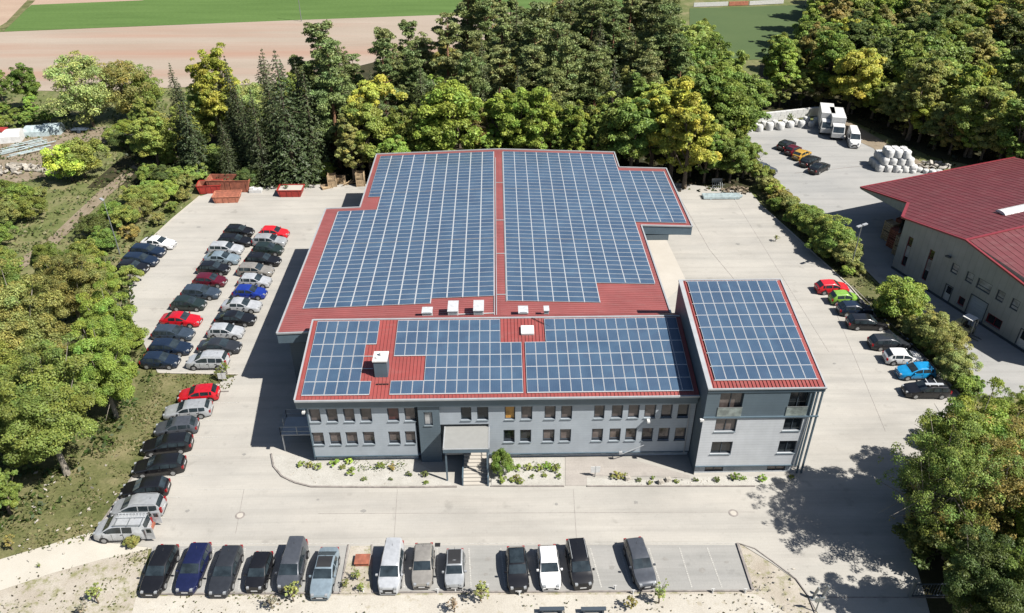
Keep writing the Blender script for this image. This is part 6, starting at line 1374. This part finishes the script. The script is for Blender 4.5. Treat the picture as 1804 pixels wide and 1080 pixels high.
for px_, py_, h, c_, lab in [(173, 1062, 2.2, 'pale', 'pale sapling on the stony ground at the lower left'), (150, 1085, 1.6, 'grey', 'leafless grey shrub beside the pale sapling'), (517, 1058, 2.2, 'pale', 'pale sapling below the tall grey people carrier'), (480, 1072, 1.5, 'grey', 'leafless grey shrub left of the pale sapling in the middle'), (848, 1058, 2.4, 'pale', 'slender pale sapling by the empty bays'),
                             (800, 1078, 1.6, 'grey', 'leafless grey shrub left of the slender sapling'), (1160, 1062, 2.2, 'pale', 'pale sapling below the lone grey estate'), (1112, 1072, 1.4, 'rust', 'reddish shrub left of the sapling below the grey estate'), (630, 1022, 1.2, 'olive', 'olive shrub in the stony bed below the rust red cover'), (636, 1040, .9, 'spring', 'bright weed at the foot of the stony bed'),
                             (610, 1035, .9, 'olive', 'olive weed at the kerb of the stony bed'), (400, 660, 1.8, 'mid', 'green shrub on the grass by the left lot exit'), (386, 668, 1.4, 'olive', 'olive shrub left of the green one by the lot exit'), (22, 968, 1.8, 'rust', 'red brown shrub at the left edge above the gravel road'), (70, 1000, .5, 'mid', 'low weed on the gravel road edge'), (1366, 425, 1.1, 'olive', 'tiny sapling standing alone in the right yard'),
                             (1560, 580, 1.0, 'rust', 'small red weed beside the black estate by the hedge'), (1390, 218, 2.2, 'green', 'small tree in the white block wall row, right'), (1328, 226, 2.4, 'green', 'small tree in the white block wall row, left')]:
    plantpx('sapling', px_, py_, h, c_, lab, None, 1.0 if h > 1.5 else 1.3)

# ground cover
def cover(name, polys, dens, size, cols, z, label, hgt=.12, px=True, mask=.45):
    P = []
    for poly in polys:
        Q = [G(*p) if px else p for p in poly]; xs = [p[0] for p in Q]; ys = [p[1] for p in Q]; A = (max(xs) - min(xs)) * (max(ys) - min(ys)); n = int(A * dens)
        X_ = rg.uniform(min(xs), max(xs), n); Y_ = rg.uniform(min(ys), max(ys), n); ins = np.zeros(n, bool); j = len(Q) - 1
        for i in range(len(Q)):
            (xi, yi), (xj, yj) = Q[i], Q[j]
            if yi != yj: c_ = ((yi > Y_) != (yj > Y_)) & (X_ < (xj - xi) * (Y_ - yi) / (yj - yi) + xi); ins ^= c_
            j = i
        X_, Y_ = X_[ins], Y_[ins]; nz = np.sin(X_ * .9 + 1.3 * np.sin(Y_ * .7)) * np.sin(Y_ * 1.1 + 1.7 * np.sin(X_ * .53)) + rg.normal(0, .45, len(X_)); k = nz > mask - .5; P.append(np.stack([X_[k], Y_[k]], 1))
    P = np.concatenate(P); n = len(P); zz = z + rg.uniform(0, hgt, n); N3 = unit(rg.normal(size=(n, 3)) * .8 + np.array([0, 0, .8])); c = KA * np.array(cols)[rg.integers(0, len(cols), n)] * rg.uniform(.7, 1.3, (n, 1))
    me = cards_mesh(name, np.column_stack([P, zz]), N3, size * rg.uniform(.5, 1.5, n), c, M['leaf']); o = link(name, me); o.color = (1, 1, 1, 1); tag(o, label, 'grass' if 'grass' in name or 'weed' in name else 'undergrowth', kind='stuff')
cover('grass', [[(278, 657), (420, 659), (402, 688), (332, 690), (300, 735), (205, 880), (157, 950), (0, 985), (-60, 990), (-60, 900), (100, 800), (200, 720)]], 26, .13, [(.17, .21, .06), (.28, .27, .11), (.42, .37, .20), (.13, .17, .045)], -.02, 'rough dry grass on the left verge')
cover('weeds', [[(170, 985), (300, 958), (262, 966), (250, 1050), (190, 1070)], [(250, 1044), (610, 1042), (600, 1054), (245, 1056)]], 26, .09, [(.20, .22, .08), (.30, .28, .13), (.14, .17, .05)], 0, 'dry grass around the lower left end of the bays', .08, mask=.5)
cover('weeds', [[(0, 1020), (90, 1002), (262, 966), (250, 1045), (240, 1100), (0, 1100)], [(1303, 960), (1360, 992), (1400, 1022), (1424, 1050), (1440, 1100), (1330, 1100), (1326, 1041)], [(618, 962), (654, 962), (654, 1046), (598, 1046)], [(240, 1050), (1330, 1046), (1340, 1100), (230, 1100)]], 10, .085, [(.13, .13, .06), (.22, .19, .10), (.09, .07, .04), (.16, .20, .06)], 0, 'sparse weeds on the stony ground in front of the bays', .08, mask=.95)
cover('undergrowth', [[(-60, 660), (60, 520), (190, 440), (232, 470), (240, 560), (270, 660), (210, 770), (120, 900), (-60, 960)]], 9, .24, [(.10, .17, .04), (.16, .20, .06), (.07, .11, .03)], 0, 'undergrowth below the large left trees', .5)
cover('scrub_grass', [[(-60, 250), (300, 215), (370, 300), (340, 345), (225, 470), (0, 640), (-60, 640)]], 5, .22, [(.16, .22, .06), (.25, .28, .10), (.36, .33, .17), (.12, .17, .05)], -.08, 'rough grass and scrub left of the car park', .35)
cover('scrub_grass', [[(-200, 170), (120, 168), (370, 158), (420, 200), (300, 260), (240, 230), (-200, 235)]], 2.0, .3, [(.10, .17, .04), (.15, .20, .05)], -.08, 'green scrub along the field edge', .5)
cover('undergrowth', [[(-64, 117), (-20, 116), (24, 114.5), (25, 111), (36, 112), (44, 122), (44, 150), (-20, 150), (-62, 140)]], 3.0, .3, [(.06, .09, .03), (.10, .13, .04), (.12, .09, .05)], -.04, 'undergrowth on the floor of the wood', .5, px=False)
cover('undergrowth', [[(1325, 190), (1478, 204), (1580, 262), (1650, 300), (1850, 320), (1900, 200), (1500, 100)]], 1.6, .3, [(.07, .08, .03), (.14, .11, .05), (.08, .10, .04)], -.02, "undergrowth of the wood by the neighbour's yard", .4)
cover('hedge_grass', [[(1345, 320), (1420, 392), (1530, 488), (1650, 600), (1712, 665), (1735, 715), (1700, 708), (1640, 642), (1560, 578), (1498, 506), (1400, 415), (1340, 350)]], 22, .13, [(.13, .17, .05), (.24, .22, .10), (.10, .13, .04)], .02, 'dry grass below the hedge between the yards', .2)
cover('bed_weeds', [[(530, 812), (720, 812), (720, 832), (530, 830)], [(900, 815), (990, 815), (990, 834), (900, 834)]], 30, .09, [(.16, .26, .05), (.26, .34, .09), (.12, .18, .05)], .03, 'low green ground cover in the planting beds', .2, mask=.6)
